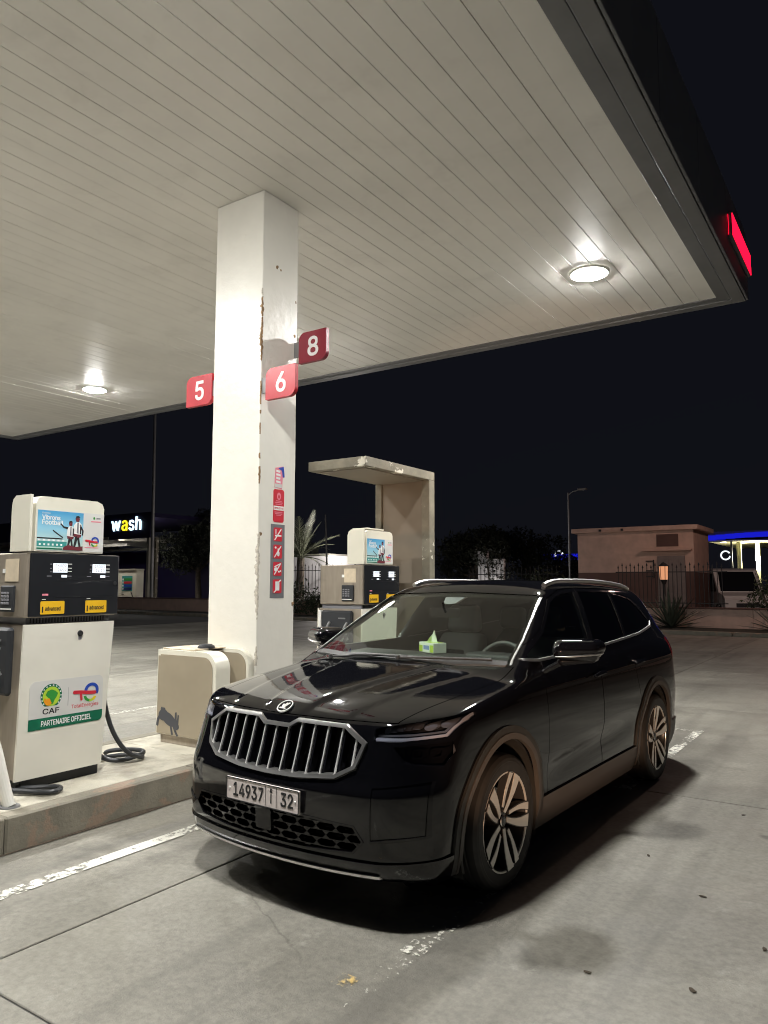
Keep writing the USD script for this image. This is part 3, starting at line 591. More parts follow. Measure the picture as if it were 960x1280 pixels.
lw = thing('low_wall', 'low pinkish plastered wall with brown coping along the far planting strip', 'wall')
for k in range(19):
    x0 = -46 + k * 3.0
    obj('wall_panel', box(x0 + .004, x0 + 2.996, 29.02, 29.30, -.03, .74, .006), 'pink_wall', lw)
    obj('coping_stone', box(x0 + .003, x0 + 2.997, 28.96, 29.36, .7405, .80, .01), 'brown_dado', lw)

# railing: separate bars on the wall in front of the substation
def railing(name, lab, x0, x1, y, z0, z1, step):
    t = thing(name, lab, 'fence', group='iron railings on the low wall')
    n = int((x1 - x0) / step)
    for k in range(n + 1):
        x = x0 + k * step; dz = .09 * (k % 2)
        obj('bar', trimesh.util.concatenate([box(x - .011, x + .011, y - .011, y + .011, z0, z1 + dz), trimesh.convex.convex_hull(np.array([(x + a, y + b, z1 + dz) for a in (-.03, .03) for b in (-.012, .012)] + [(x, y, z1 + dz + .12), (x, y, z1 + dz - .03)]))]), 'iron', t)
    for z in (z0 + .12, z1 - .18): obj('rail', box(x0 - .1, x1 + .1, y - .016, y + .016, z, z + .035), 'iron', t)
railing('iron_railing', 'black iron railing in front of the pink building and its lantern', -8.7, -4.9, 29.16, .80, 2.25, .155)
railing('iron_railing', 'black iron railing in front of the white wall, left of the second pump', -25.6, -22.7, 29.16, .80, 2.45, .22)
railing('iron_railing', 'black iron railing seen just above the roof of the black car', -15.2, -11.2, 29.16, .80, 2.2, .19)

# substation building
sb = thing('utility_building', 'flat roofed pink building with brown base and grey door', 'building')
BX0, BX1, BY0, BY1 = -12.0, -6.88, 34.0, 37.2
for nm, (x0, x1, y0, y1) in (('front_wall', (BX0, BX1, BY0, BY0 + .25)), ('side_wall', (BX1 - .25, BX1, BY0 + .2505, BY1)), ('side_wall', (BX0, BX0 + .25, BY0 + .2505, BY1)), ('back_wall', (BX0 + .2505, BX1 - .2505, BY1 - .25, BY1))):
    obj(nm, box(x0, x1, y0, y1, 2.15, 3.98), 'pink_wall', sb)
    obj('dado', box(x0 - .0 , x1 + .0, y0, y1, -.03, 2.1495), 'brown_dado', sb)
obj('roof_cornice', box(BX0 - .22, BX1 + .22, BY0 - .22, BY1 + .2, 3.981, 4.19, .02), 'pink_wall', sb)
vp_ = obj('vent_panel', box(-8.42, -7.5, BY0 - .035, BY0 + .01, 3.28, 3.82, .006), 'brown_dado', sb)
for k in range(7): obj('vent_slat', box(-8.38, -7.54, BY0 - .052, BY0 - .034, 3.31 + k * .072, 3.345 + k * .072), 'brown_dado', vp_)
obj('door_ledge', box(-9.0, -6.95, BY0 - .3, BY0 - .001, 3.07, 3.15, .01), 'pink_wall', sb)
dr = obj('door', box(-8.40, -7.25, BY0 - .05, BY0 + .02, .0, 2.86, .006), 'grey_door', sb)
for k in range(5): obj('door_panel', box(-8.34 + k * .215, -8.155 + k * .215, BY0 - .064, BY0 - .049, .12, 2.76, .004), 'grey_door', dr)
for z in (2.62, 2.2, 1.95): obj('wall_hook', box(-8.9, -8.55, BY0 - .06, BY0 - .001, z, z + .045), 'iron', sb)
obj('wall_hook', box(-8.59, -8.55, BY0 - .062, BY0 - .001, 1.9, 2.7), 'iron', sb)
for x in (-10.9, -9.9): obj('roof_spout', box(x, x + .1, BY0 - .30, BY0 - .219, 4.02, 4.12), 'iron', sb)
# lantern on the wall
ln = thing('garden_lantern', 'glowing orange lantern on a black post before the grey door', 'lantern')
lx, ly = -7.0, 29.16
obj('post', lathe([(0, .83), (.05, .83), (.05, 0), (0, 0)], 12, 'z').apply_translation((lx, ly, .80)), 'iron', ln)
obj('cup', lathe([(0, 0), (.06, .0), (.13, .17), (0, .17)], 8, 'z').apply_translation((lx, ly, 1.63)), 'iron', ln)
obj('lit_glass', lathe([(0, 0), (.145, .0), (.17, .50), (0, .50)], 6, 'z').apply_translation((lx, ly, 1.801)), 'warm_lantern', ln)
for k in range(6):
    a = k * math.pi / 3; obj('glazing_bar', tube([(lx + .15 * math.cos(a), ly + .15 * math.sin(a), 1.80), (lx + .178 * math.cos(a), ly + .178 * math.sin(a), 2.31)], .012, 5), 'iron', ln)
obj('cap', lathe([(0, .16), (.05, .14), (.21, .0), (0, 0)], 8, 'z').apply_translation((lx, ly, 2.302)), 'iron', ln)

# agaves
def blade(base, az, el, L, w, droop):
    s = np.linspace(0, 1, 6); V, F = [], []
    c, si = math.cos(az), math.sin(az)
    for t_ in s:
        r = L * t_ * math.cos(el); z = L * t_ * math.sin(el) - droop * t_ ** 2; ww = w * (1 - t_) ** .6 * (.75 + .5 * t_)
        p = np.array([base[0] + r * c, base[1] + r * si, base[2] + z]); side = np.array([-si, c, 0]) * ww; dn = np.array([0, 0, -ww * .35])
        V += [p - side, p + dn, p + side]
    for k in range(5):
        for q in range(2): a_ = 3 * k + q; F += [[a_, a_ + 1, a_ + 4], [a_, a_ + 4, a_ + 3]]
    m = trimesh.Trimesh(V, F, process=False); return m
def agave(x, y, s, n, lab):
    t = thing('agave_plant', lab, 'plant')
    for k in range(n):
        az = k * 2.4; el = 1.35 - 1.25 * (k / n) + RNG.uniform(-.06, .06)
        obj('leaf', blade((x, y, .06), az, el, s * RNG.uniform(.85, 1.1), s * .052, s * .08), 'agave_leaf', t)
agave(-6.62, 28.35, 1.55, 44, 'spiky dark agave in front of the low wall and lantern')
agave(-3.2, 28.4, 1.25, 26, 'spiky agave at the right edge of the low wall')

# shrubs and hedge
def leaf_cloud(n, c, r, s, seed, flat=.6):
    g = np.random.default_rng(seed); d = g.normal(size=(n, 3)); d /= np.linalg.norm(d, axis=1)[:, None]
    rr = g.uniform(.35, 1, n) ** .5 * (.62 + .7 * meshkit.noise(d * 2.1 + seed, seed)); p = d * rr[:, None] * np.array(r) + np.array(c)
    a, b = g.normal(size=(n, 3)), g.normal(size=(n, 3)); a /= np.linalg.norm(a, axis=1)[:, None]; b -= a * (a * b).sum(1)[:, None]; b /= np.linalg.norm(b, axis=1)[:, None]
    L = s * g.uniform(.6, 1.3, n)[:, None]; V = np.stack([p - a * L, p + b * L * flat * .5, p + a * L, p - b * L * flat * .5], 1).reshape(-1, 3); i = np.arange(n)[:, None] * 4
    return V, np.vstack([i + [0, 1, 2], i + [0, 2, 3]])
def cloudmesh(parts):
    V, F, k = [], [], 0
    for v, f in parts: V.append(v); F.append(f + k); k += len(v)
    return trimesh.Trimesh(np.vstack(V), np.vstack(F), process=False)
def shrub(x, y, r, h, lab, seed, mat='shrub_leaf', z0=.05):
    t = thing('shrub', lab, 'shrub')
    obj('foliage', cloudmesh([leaf_cloud(900, (x, y, z0 + h * .55), (r, r * .7, h * .5), .10, seed), leaf_cloud(400, (x + r * .4, y, z0 + h * .4), (r * .6, r * .5, h * .4), .10, seed + 1)]), mat, t)
    for k in range(4): obj('stem', tube([(x, y, z0 - .05), (x + RNG.uniform(-r, r) * .5, y + RNG.uniform(-.2, .2), z0 + h * .7)], .02, 5), 'bark', t)
shrub(-24.6, 28.3, 1.5, 1.75, 'dark bushy shrub below the white wall, left of second pump', 41)
shrub(-22.6, 28.2, .9, 1.1, 'small dark shrub beside the second pump', 45)
shrub(-12.1, 30.3, 1.4, 2.0, 'dark shrub behind the railing above the car roof', 47)
shrub(-3.5, 30.2, .9, 1.9, 'dark shrub behind the low wall at the right edge', 53)
# pale wall with shrub tangle above the car roof
pw = thing('garden_wall', 'short white garden wall shining above the roof of the black car', 'wall')
obj('pier', box(-15.45, -15.05, 30.5, 30.8, -.03, 3.1, .01), 'white_wall', pw); obj('panel', box(-15.049, -14.2, 30.55, 30.75, -.03, 2.75, .01), 'white_wall', pw)
t = thing('climbing_plant', 'dark climbing plant half hiding the white garden wall', 'plant')
obj('foliage', cloudmesh([leaf_cloud(170, (-14.9, 30.3, 2.8), (.95, .25, .55), .13, 61), leaf_cloud(150, (-14.3, 30.3, 2.05), (.8, .2, .7), .10, 63)]), 'tree_leaf', t)
obj('stem', tube([(-14.7, 30.3, -.02), (-14.75, 30.3, 1.4), (-14.9, 30.32, 2.6)], .03, 6), 'bark', t)
# white house wall behind the left railing
wh = thing('white_house', 'white walled house end behind the railing left of the second pump', 'house')
obj('wall', box(-29.4, -26.35, 33.4, 36.5, -.03, 3.25, .01), 'white_wall', wh); obj('parapet', box(-29.46, -26.29, 33.34, 36.56, 3.251, 3.33, .01), 'wash_beam', wh)
obj('side_wing', box(-32.5, -29.401, 34.2, 36.4, -.03, 3.2), 'shelter_concrete', wh)
# palm
pl = thing('palm_tree', 'palm tree with long arching fronds behind the white column', 'palm tree')
px_, py_, pz_ = -26.3, 30.9, 3.05
obj('trunk', tube([(px_ - .1, py_, -.03), (px_ - .04, py_, 1.5), (px_, py_, pz_)], [.28, .22, .2], 12, 14), 'bark', pl)
def frond(az, el, L, droop, seed):
    g = np.random.default_rng(seed); s = np.linspace(0, 1, 26); c, si = math.cos(az), math.sin(az)
    P = np.c_[px_ + L * s * math.cos(el) * c, py_ + L * s * math.cos(el) * si, pz_ + L * s * math.sin(el) - droop * s ** 2]
    V, F = [], []
    for k in range(2, 26):
        tdir = P[k] - P[k - 1]; tdir /= np.linalg.norm(tdir); side = np.cross(tdir, [0, 0, 1]); side /= np.linalg.norm(side); up = np.cross(side, tdir)
        ll = .62 * math.sin(math.pi * (.12 + .85 * s[k])) ** .7
        for sg_ in (-1, 1):
            tip = P[k] + tdir * ll * .75 + side * sg_ * ll * .6 + up * (.12 - .2 * s[k]) * ll + g.normal(size=3) * .02; n_ = len(V)
            V += [P[k] - tdir * .02, P[k] + tdir * .025, tip]; F.append([n_, n_ + 1, n_ + 2])
    return trimesh.util.concatenate([trimesh.Trimesh(V, F, process=False), tube(P, np.linspace(.03, .006, 26), 5)])
for k in range(22):
    obj('frond', frond(k * 2.399, 1.25 - 1.25 * (k / 22) + RNG.uniform(-.08, .08), RNG.uniform(2.3, 3.1), .35 + 1.1 * (k / 22), 100 + k), 'palm_leaf', pl)

# trees
def tree(x, y, h, r, lab, seed):
    t = thing('tree', lab, 'tree'); g = np.random.default_rng(seed)
    obj('trunk', tube([(x, y, -.03), (x + g.uniform(-.2, .2), y, h * .3), (x + g.uniform(-.4, .4), y, h * .62)], [.24, .18, .09], 10, 12), 'bark', t)
    parts, limbs = [], []
    for k in range(9):
        a = g.uniform(0, 2 * math.pi); rr = r * g.uniform(.25, .75); c = (x + rr * math.cos(a), y + rr * math.sin(a), h * g.uniform(.45, .86)); q = r * g.uniform(.3, .52)
        parts.append(leaf_cloud(700, c, (q, q, q * .75), .17, seed * 10 + k)); limbs.append(tube([(x, y, h * .34), ((x + c[0]) / 2, (y + c[1]) / 2, c[2] * .8), c], [.09, .06, .02], 6, 8))
    for l in limbs: obj('limb', l, 'bark', t)
    obj('crown', cloudmesh(parts), 'tree_leaf', t)
tree(-41.5, 37.5, 7.6, 3.2, 'dark broad tree behind the wash sign', 3)
tree(-37.2, 36.5, 6.6, 3.0, 'dark tree right of the tall pole by the car wash', 4)
tree(-33.6, 38.0, 5.8, 2.6, 'dark tree half hidden behind the white column', 8)
tree(-23.6, 46.0, 6.0, 3.6, 'dim tree behind the concrete shelter', 5)
tree(-22.0, 52.0, 5.6, 3.8, 'dim tree above the roof of the black car', 6)

# houses in the dark
fh = thing('far_house', 'dim far house with a low gabled roof above the car', 'house')
obj('wall', box(-24.5, -18.5, 66, 72, -.03, 2.9), 'shelter_concrete', fh)
obj('roof', trimesh.convex.convex_hull(np.array([(x, y, z) for y in (65.6, 72.4) for (x, z) in ((-25, 2.9), (-18, 2.9), (-21.6, 4.4))])), 'roof_tile_far', fh)

# poles
def pole(name, lab, x, y, h, r, cat, arm):
    t = thing(name, lab, cat)
    obj('post', tube([(x, y, -.03), (x + (.0 if arm else -.25), y, h)], [r, r * .62], 12), 'galvanised', t)
    if arm:
        obj('arm', tube([(x, y, h - .12), (x + .3, y - .05, h + .05), (x + .75, y - .1, h + .12)], .03, 8), 'galvanised', t)
        obj('lamp_head', box(x + .6, x + 1.1, y - .22, y + .02, h + .07, h + .19, .03), 'galvanised', t)
pole('street_lamp', 'unlit slim street lamp left of the pink building', -14.6, 40., 6.7, .07, 'street lamp', True)
pole('tall_pole', 'tall thin dark pole beside the wash sign', -36.9, 29.6, 14., .12, 'pole', False)
pole('thin_post', 'thin leaning dark post in front of the palm', -22.55, 28.6, 5.0, .05, 'post', False)
fb = thing('far_lamp', 'small bright white lamp glowing beside the palm fronds', 'street lamp')
obj('post', tube([(-24.05, 32.8, -.03), (-24.05, 32.8, 4.0)], .045, 8), 'iron', fb); obj('bulb', trimesh.creation.icosphere(2, .13).apply_translation((-24.05, 32.8, 4.12)), 'far_bulb', fb)

# car wash
cw = thing('car_wash', 'dark navy car wash canopy with a lit wash sign', 'car wash')
obj('fascia', box(-62., -38.95, 31., 31.3, 4.54, 6.2, .01), 'wash_navy', cw)
obj('roof', box(-62., -39.0, 31.301, 41., 5.9, 6.15), 'wash_navy', cw)
obj('lower_edge_trim', box(-62., -43.2, 30.96, 30.999, 4.56, 4.72), 'wash_beam', cw)
for k in range(4): obj('roof_beam', box(-61.5 + k * 6.2, -61.2 + k * 6.2, 31.32, 40.5, 4.5, 4.9), 'wash_beam', cw)
obj('cross_beam', box(-61.8, -44.5, 33.4, 33.7, 4.25, 4.46), 'wash_beam', cw); obj('cross_beam', box(-61.8, -42.2, 38.4, 38.7, 4.25, 4.46), 'wash_beam', cw)
for x in (-39.35, -50.5, -61.): obj('support_post', box(x, x + .22, 31.05, 31.27, -.03, 4.539), 'wash_beam', cw)
obj('support_post', box(-38.98, -38.80, 31.35, 31.55, -.03, 4.54), 'shelter_concrete', cw)
obj('back_wall', box(-60., -41., 39., 39.2, -.03, 4.2), 'wash_navy', cw)
x = -42.95
for ch, m_ in (('w', 'white_letter'), ('a', 'yellow_letter'), ('s', 'white_letter'), ('h', 'white_letter')):
    tm = text(ch, .88, (x, 30.99, 5.10), XP, ZP, .05, False); obj('letter', tm, m_, cw); x += tm.bounds[1, 0] - tm.bounds[0, 0] + .17
for k in range(2): obj('kerb', box(-62. + k * 12, -50.02 + k * 12, 29.6, 31.0, -.03, .09, .01), 'concrete_top', cw)
wc = thing('wash_cabinet', 'white car wash control cabinet with blue and green signs', 'cabinet', (-2.25, 1.75, 0))
obj('body', box(-42.2, -39.45, 30.4, 31.0, .28, 2.5, .01), 'cream_metal', wc); obj('plinth', box(-42.1, -39.55, 30.45, 30.95, .0, .279), 'plinth_dark', wc)
obj('door_seam', box(-41.27, -41.255, 30.395, 30.401, .32, 2.46), 'ink_grey', wc); obj('top_trim', box(-42.3, -39.4, 30.35, 31.0, 2.501, 2.6), 'wash_beam', wc)
obj('blue_sign', box(-42.17, -41.65, 30.39, 30.399, 1.15, 2.1), 'print_blue', wc)
for k in range(4): obj('sign_row', box(-42.1 + .12 * (k == 3), -41.72, 30.384, 30.3895, 1.2 + k * .22, 1.34 + k * .22), 'print_white', wc)
ms_ = obj('menu_sign', box(-40.95, -39.85, 30.39, 30.399, 1.12, 2.12), 'print_teal', wc)
for k, m_ in enumerate(('print_navy', 'print_blue', 'print_red', 'print_mid_green')): obj('menu_row', box(-40.72, -39.9, 30.384, 30.3895, 1.18 + k * .21, 1.34 + k * .21), m_, ms_); obj('menu_number', place(ex(ellipse(0, 0, .07, .07), .004), (-40.83, 30.3895, 1.26 + k * .21), XP, ZP), 'print_white', wc)
obj('coin_slot', box(-40.95, -40.7, 30.39, 30.399, .84, .88), 'ink_black', wc)
obj('lance', tube([(-39.7, 30.2, 1.05), (-39.3, 30.1, .6), (-38.9, 30.1, .15)], .03, 8), 'rubber', wc)
obj('strip_light', box(-49., -40.4, 31.45, 31.55, 4.60, 4.64), 'unseen_strip_glow', cw)  # out of view behind the fascia, placed to light the cabinet and beams
bl_ = thing('distant_lamp', 'tiny white lamp low behind the car wash pole', 'lamp')
obj('post', tube([(-38.3, 36.4, -.03), (-38.3, 36.4, 1.4)], .03, 6), 'iron', bl_); obj('bulb', trimesh.creation.icosphere(1, .07).apply_translation((-38.3, 36.4, 1.46)), 'far_bulb', bl_)

# neighbouring lit station
ns = thing('distant_station', 'far station canopy with blue lit edge and yellow lit ceiling', 'canopy')
def arc_canopy(xs_, y0, y1, z0, bow, th):
    n = 14; X = np.linspace(xs_[0], xs_[1], n); Z = z0 + bow * np.sin(np.linspace(0, math.pi, n)); return [box(X[k], X[k + 1] - .004, y0, y1, (Z[k] + Z[k + 1]) / 2, (Z[k] + Z[k + 1]) / 2 + th) for k in range(n - 1)]
for b_ in arc_canopy((-13.1, -3.2), 70., 70.3, 5.42, .22, .42): obj('lit_fascia', b_, 'blue_glow', ns)
obj('ceiling', box(-13.1, -5.2, 70.31, 86., 5.35, 5.45), 'pale_soffit', ns); lamp_light(ns + '/lamp_source', (-9.6, 73.2, 4.0), .15, (1., .92, .70), 190.); obj('roof', box(-13., -5.3, 70.31, 78.9, 5.6, 6.2), 'fascia_grey', ns)  # unseen lamp below the ceiling, placed to light it and the columns
for (x, y) in ((-12.2, 71.5), (-10.9, 73.), (-9.6, 71.2), (-8.6, 74.), (-7.2, 72.)): obj('downlight', box(x, x + .42, y, y + .42, 5.29, 5.349), 'downlight', ns)
for (x, y) in ((-11.0, 72.), (-9.7, 73.5)): obj('column', box(x, x + .34, y, y + .34, -.03, 5.3495), 'pale_soffit', ns)
ring_ = place(ex(arcpoly(0, 0, .36, .12, 30, 350), .1), (-11.55, 69.8, 4.1), XP, ZP); obj('ring_logo', ring_, 'ring_glow', ns)
obj('sign_pole', box(-11.14, -11.0, 69.7, 69.84, -.03, 5.35), 'galvanised', ns)
ns = thing('distant_station', 'far blue lit canopy strip left of the street lamp', 'canopy')
obj('lit_fascia', box(-28.3, -24.6, 70., 70.3, 3.95, 4.52), 'blue_glow', ns); obj('roof', box(-28.3, -24.6, 70.31, 74., 4.0, 4.5), 'fascia_grey', ns)
obj('ring_logo', place(ex(arcpoly(0, 0, .36, .17, 0, 230), .08), (-26.55, 69.88, 4.45), XP, ZP), 'ring_glow', ns)
for x in (-26.3, -25.4): obj('column', box(x, x + .12, 71., 71.12, -.03, 3.99), 'galvanised', ns)

# parked vehicles behind the railing
def small_vehicle(name, lab, cat, x, y, rz, prof, w, paint, wheels, R, side_win, ws, lights):
    t = thing(name, lab, cat, (x, y, 0), rz)
    body_ = ex(Polygon(prof), w); body_ = place(body_, (0, w / 2, 0), XP, ZP)
    cut = trimesh.creation.box
    obj('body', body_, paint, t, 25)
    for wx in wheels:
        for sy in (-1, 1):
            obj('wheel', lathe([(0, -.1), (R * .6, -.1), (R, -.08), (R, .08), (R * .6, .1), (0, .1)], 24, 'y').apply_translation((wx, sy * (w / 2 - .08), R)), 'rubber', t)
            obj('wheel_arch', lathe([(R + .02, -.02), (R + .09, -.02), (R + .09, .02), (R + .02, .02)], 24, 'y').apply_translation((wx, sy * (w / 2 + .001), R + .02)), 'plinth_dark', t)
    for sy in (-1, 1):
        for q in side_win: obj('side_window', place(ex(Polygon(q), .012), (0, sy * (w / 2) + (.012 if sy > 0 else 0), 0), XP, ZP), 'far_glass', t)
    (xa, za), (xb, zb) = ws; n_ = np.array([zb - za, 0, xa - xb]); n_ = n_ / np.linalg.norm(n_) * (1 if n_ @ np.array([1, 0, 0]) > 0 else -1)
    q = np.array([(xa, -w / 2 + .12, za), (xa, w / 2 - .12, za), (xb, w / 2 - .2, zb), (xb, -w / 2 + .2, zb)])
    obj('windscreen', trimesh.convex.convex_hull(np.vstack([q + n_ * .012, q - n_ * .01])), 'far_glass', t)
    for (lx_, ly_, lz_) in lights[1]: obj('headlight', box(lx_ - .06, lx_ + .03, ly_ - .13, ly_ + .13, lz_ - .08, lz_ + .08, .02), lights[0], t)
    xf = max(p[0] for p in prof)
    obj('grille', box(xf - .02, xf + .012, -w * .26, w * .26, .62, .80, .005), 'plinth_dark', t); obj('bumper', box(xf - .06, xf + .05, -w * .49, w * .49, .30, .56, .03), 'plinth_dark' if paint == 'van_white' else paint, t)
van_p = [(-2.6, .35), (2.3, .35), (2.42, .55), (2.40, .95), (2.25, 1.12), (1.55, 1.28), (.95, 2.25), (.7, 2.36), (-2.55, 2.36), (-2.62, 2.2)]
small_vehicle('parked_van', 'white parked van with sloping windscreen behind the railing', 'van', -6.3, 38.4, math.radians(-62), van_p, 1.95, 'van_white', (-1.6, 1.6), .34, [[(.55, 1.3), (1.35, 1.3), (.86, 2.1), (.55, 2.1)]], ((1.52, 1.32), (.98, 2.2)), ('print_grey_white', [(2.36, -.72, .84), (2.36, .72, .84)]))
car_p = [(-2.1, .3), (2.05, .3), (2.15, .5), (2.1, .78), (1.95, .86), (.95, 1.0), (.25, 1.44), (-1.0, 1.46), (-1.75, 1.1), (-2.12, 1.0), (-2.16, .6)]
small_vehicle('parked_car', 'dark parked car with glowing white headlights behind the van', 'car', -5.2, 47., math.radians(-78), car_p, 1.75, 'car_dark', (-1.35, 1.35), .32, [[(-.9, 1.0), (.75, 1.02), (.2, 1.36), (-.8, 1.38)]], ((.92, 1.04), (.30, 1.40)), ('far_bulb', [(2.08, -.6, .66), (2.08, .6, .66)]))

# fallen leaves and litter on the concrete
lf = np.random.default_rng(5)
spots = [(-1.30, 4.8), (-.9, 4.35), (-.95, 6.0), (-.35, 5.0), (-.55, 3.9), (-1.15, 3.25), (-.5, 4.55), (-.15, 6.1), (-.75, 3.35), (.05, 5.3)]
tagn = ['lying nearest the front wheel of the car', 'beyond the mirror shadow', 'right of the rear wheel', 'near the right edge', 'in the bright patch of concrete', 'below the front wheel', 'among those at the right', 'far right towards the road', 'at the lower right', 'at the right edge']
for (x, y), w in zip(spots, tagn):
    a = lf.uniform(0, 6.28); n = 8; ang = np.arange(n) * 2 * np.pi / n; rr = lf.uniform(.6, 1.1, n)
    m = ex(affinity.rotate(Polygon(np.c_[.021 * rr * np.cos(ang), .012 * rr * np.sin(ang)]), math.degrees(a)), .002)
    m.apply_translation((x, y, .0008)); obj('fallen_leaf', m, 'bark_dark', label='small dark dry leaf on the concrete ' + w, cat='leaf', group='dry leaves on the concrete')

# unseen sodium street lamp, out of view to the right, placed to light the far side
sl = thing('street_lamp', 'unseen sodium street lamp out of view to the right, placed to light the pink building', 'street lamp')
obj('post', tube([(.2, 27.2, -.03), (.2, 27.2, 7.5)], [.09, .06], 12), 'galvanised', sl); obj('arm', tube([(.2, 27.2, 7.4), (-.3, 27.3, 7.7), (-1.0, 27.4, 7.75)], .035, 8), 'galvanised', sl)
obj('lamp_head', box(-1.5, -.9, 27.25, 27.55, 7.76, 7.86, .02), 'galvanised', sl)
lamp_light(sl + '/bulb', (-1.2, 27.4, 7.62), .10, (1.0, .66, .55), 165.)

lamp_light(fb + '/lamp_source', (-24.05, 32.5, 4.0), .10, (1.0, .93, .88), 260.)
lamp_light(stage.GetPrimAtPath('/World/garden_wall').GetPath().pathString + '/uplight', (-14.5, 29.75, 1.0), .05, (1., .96, .92), 9.)  # unseen light hidden behind the car, placed to brighten the garden wall
# ================================================================== CAR
pbr('paint_black', (.0035, .0035, .0045), .04, spec=.62, rvar=.025, vscale=3., bump=.00025, bscale=22.)
pbr('blade_black', (.006, .006, .008), .22, spec=.35)
pbr('gloss_black', (.006, .006, .007), .06, spec=.5)
pbr('plastic_black_lit', (.075, .066, .060), .5)  # black cladding plastic with the warm low light painted into its colour
pbr('plastic_black', (.030, .029, .027), .5, bump=.0006, bscale=500.)
pbr('liner_black', (.006, .006, .006), .9)
pbr('chrome_satin', (.72, .71, .69), .34, metal=1.)
pbr('chrome', (.88, .87, .85), .32, metal=.55)
pbr('rim_machined', (.72, .69, .64), .30, metal=.5)
pbr('rim_dark', (.030, .029, .028), .32, coat=.4)
pbr('brake_steel', (.30, .29, .28), .35, metal=1.)
pbr('tyre_rubber', (.022, .021, .020), .62, var=.2, vscale=20.)
pbr('seat_fabric', (.045, .048, .047), .75, bump=.001, bscale=300.)
pbr('wheel_leather', (.10, .10, .10), .4)
pbr('dash_plastic', (.035, .035, .037), .6)
pbr('plate_white', (.74, .66, .63), .4)
pbr('tail_red', (.16, .006, .008), .1, coat=1.)
pbr('lamp_silver', (.30, .31, .34), .25, metal=.7)
pbr('drl_white', (.40, .42, .48), .15, coat=1.)
pbr('tissue_paper', (.80, .84, .74), .8); pbr('tissue_green', (.42, .62, .03), .5); pbr('tissue_blue', (.20, .30, .55), .5)
pane('windscreen_glass', (.90, .94, .90)); pane('tinted_glass', (.05, .055, .055)); pane('lamp_lens', (.9, .9, .92)); pane('front_door_glass', (.90, .93, .90))

def smax(a, b, k): return .5 * (a + b + np.sqrt((a - b) ** 2 + k * k))
def smin(a, b, k): return .5 * (a + b - np.sqrt((a - b) ** 2 + k * k))
def pc(*pts):
    a = np.array(sorted(pts)); p = PchipInterpolator(a[:, 0], a[:, 1]); lo, hi = a[0, 0], a[-1, 0]
    return lambda v: p(np.clip(v, lo, hi))
YS = pc((.1, .79), (.20, .845), (.30, .878), (.40, .890), (.52, .898), (.62, .910), (.70, .9165), (.78, .9175), (.88, .913), (.95, .9065), (.985, .900), (1.04, .887), (1.12, .864), (1.18, .846), (1.3, .796), (1.45, .724), (1.58, .652), (1.75, .555))
XF = pc((.1, 2.19), (.2, 2.255), (.27, 2.30), (.36, 2.33), (.5, 2.34), (.62, 2.335), (.70, 2.305), (.80, 2.27), (.90, 2.24), (.95, 2.22), (1.0, 2.16), (1.2, 1.9), (1.8, 1.2))
XR = pc((.1, -2.28), (.3, -2.40), (.5, -2.43), (.65, -2.435), (.8, -2.41), (1.0, -2.39), (1.15, -2.35), (1.3, -2.27), (1.45, -2.17), (1.55, -2.09), (1.7, -1.98))
ZH = pc((2.4, .85), (2.25, .935), (2.2, .96), (2.1, .995), (1.9, 1.038), (1.6, 1.082), (1.3, 1.116), (1.1, 1.134), (.8, 1.15), (.3, 1.16), (-.5, 1.175), (-1.0, 1.19), (-1.5, 1.20), (-2.5, 1.21))
def sdf(P):
    """Signed field of the car's outer skin: x forward, y left, z up."""
    x, y, z = P[..., 0], P[..., 1], P[..., 2]; a = np.abs(y)
    ys = YS(z) - .016 * np.exp(-((z - (.53 - .05 * x)) / .075) ** 2) / ((1 + np.exp(-(x + .75) / .12)) * (1 + np.exp((x - .75) / .08)))
    ys = ys - .07 * np.clip((-x - .6) / 1.5, 0, 2) ** 2 / (1 + np.exp(-(z - 1.15) / .04)) - .02 * np.clip((-x - 1.5) / .8, 0, 2) ** 2
    side = a - ys
    front = (x - (XF(z) - .07 * (a / .6) ** 2.2 - .20 * (np.clip(a - .62, 0, None) / .3) ** 2)) * .9
    rear = ((XR(z) + .05 * (a / .6) ** 2 + .22 * (np.clip(a - .6, 0, None) / .32) ** 2) - x) * .95
    yd = .15 + (2.15 - x) * .22
    zt = ZH(x) - .055 * (a / .85) ** 2.5 + (.016 / (1 + np.exp(np.clip((a - yd) / .009, -40, 40))) + .007 / (1 + np.exp(np.clip((a - yd - .27) / .009, -40, 40)))) * np.clip((x - .8) / .3, 0, 1)
    low = smax(smax(smax(side, front, .045), rear, .06), z - zt, .018)
    wind = (x - (1.27 - (z - 1.10) * 1.9 - .1 * (a / .8) ** 2)) / 2.147
    xr = x + .35
    roof = z - (1.678 - np.where(xr > 0, .035 * xr ** 2, .02 * xr ** 2) - .035 * (a / .6) ** 2.2)
    cab = smax(smax(smax(smax(wind, roof, .05), side, .05), rear, .05), 1.0 - z, .02)
    return smax(smin(low, cab, .02), .16 + .07 * np.clip((x - 1.75) / .4, 0, 1) - z, .02)
def grad(P, e=.002):
    g = np.empty_like(P)
    for k in range(3):
        d = np.zeros(3); d[k] = e; g[:, k] = (sdf(P + d) - sdf(P - d)) / (2 * e)
    return g

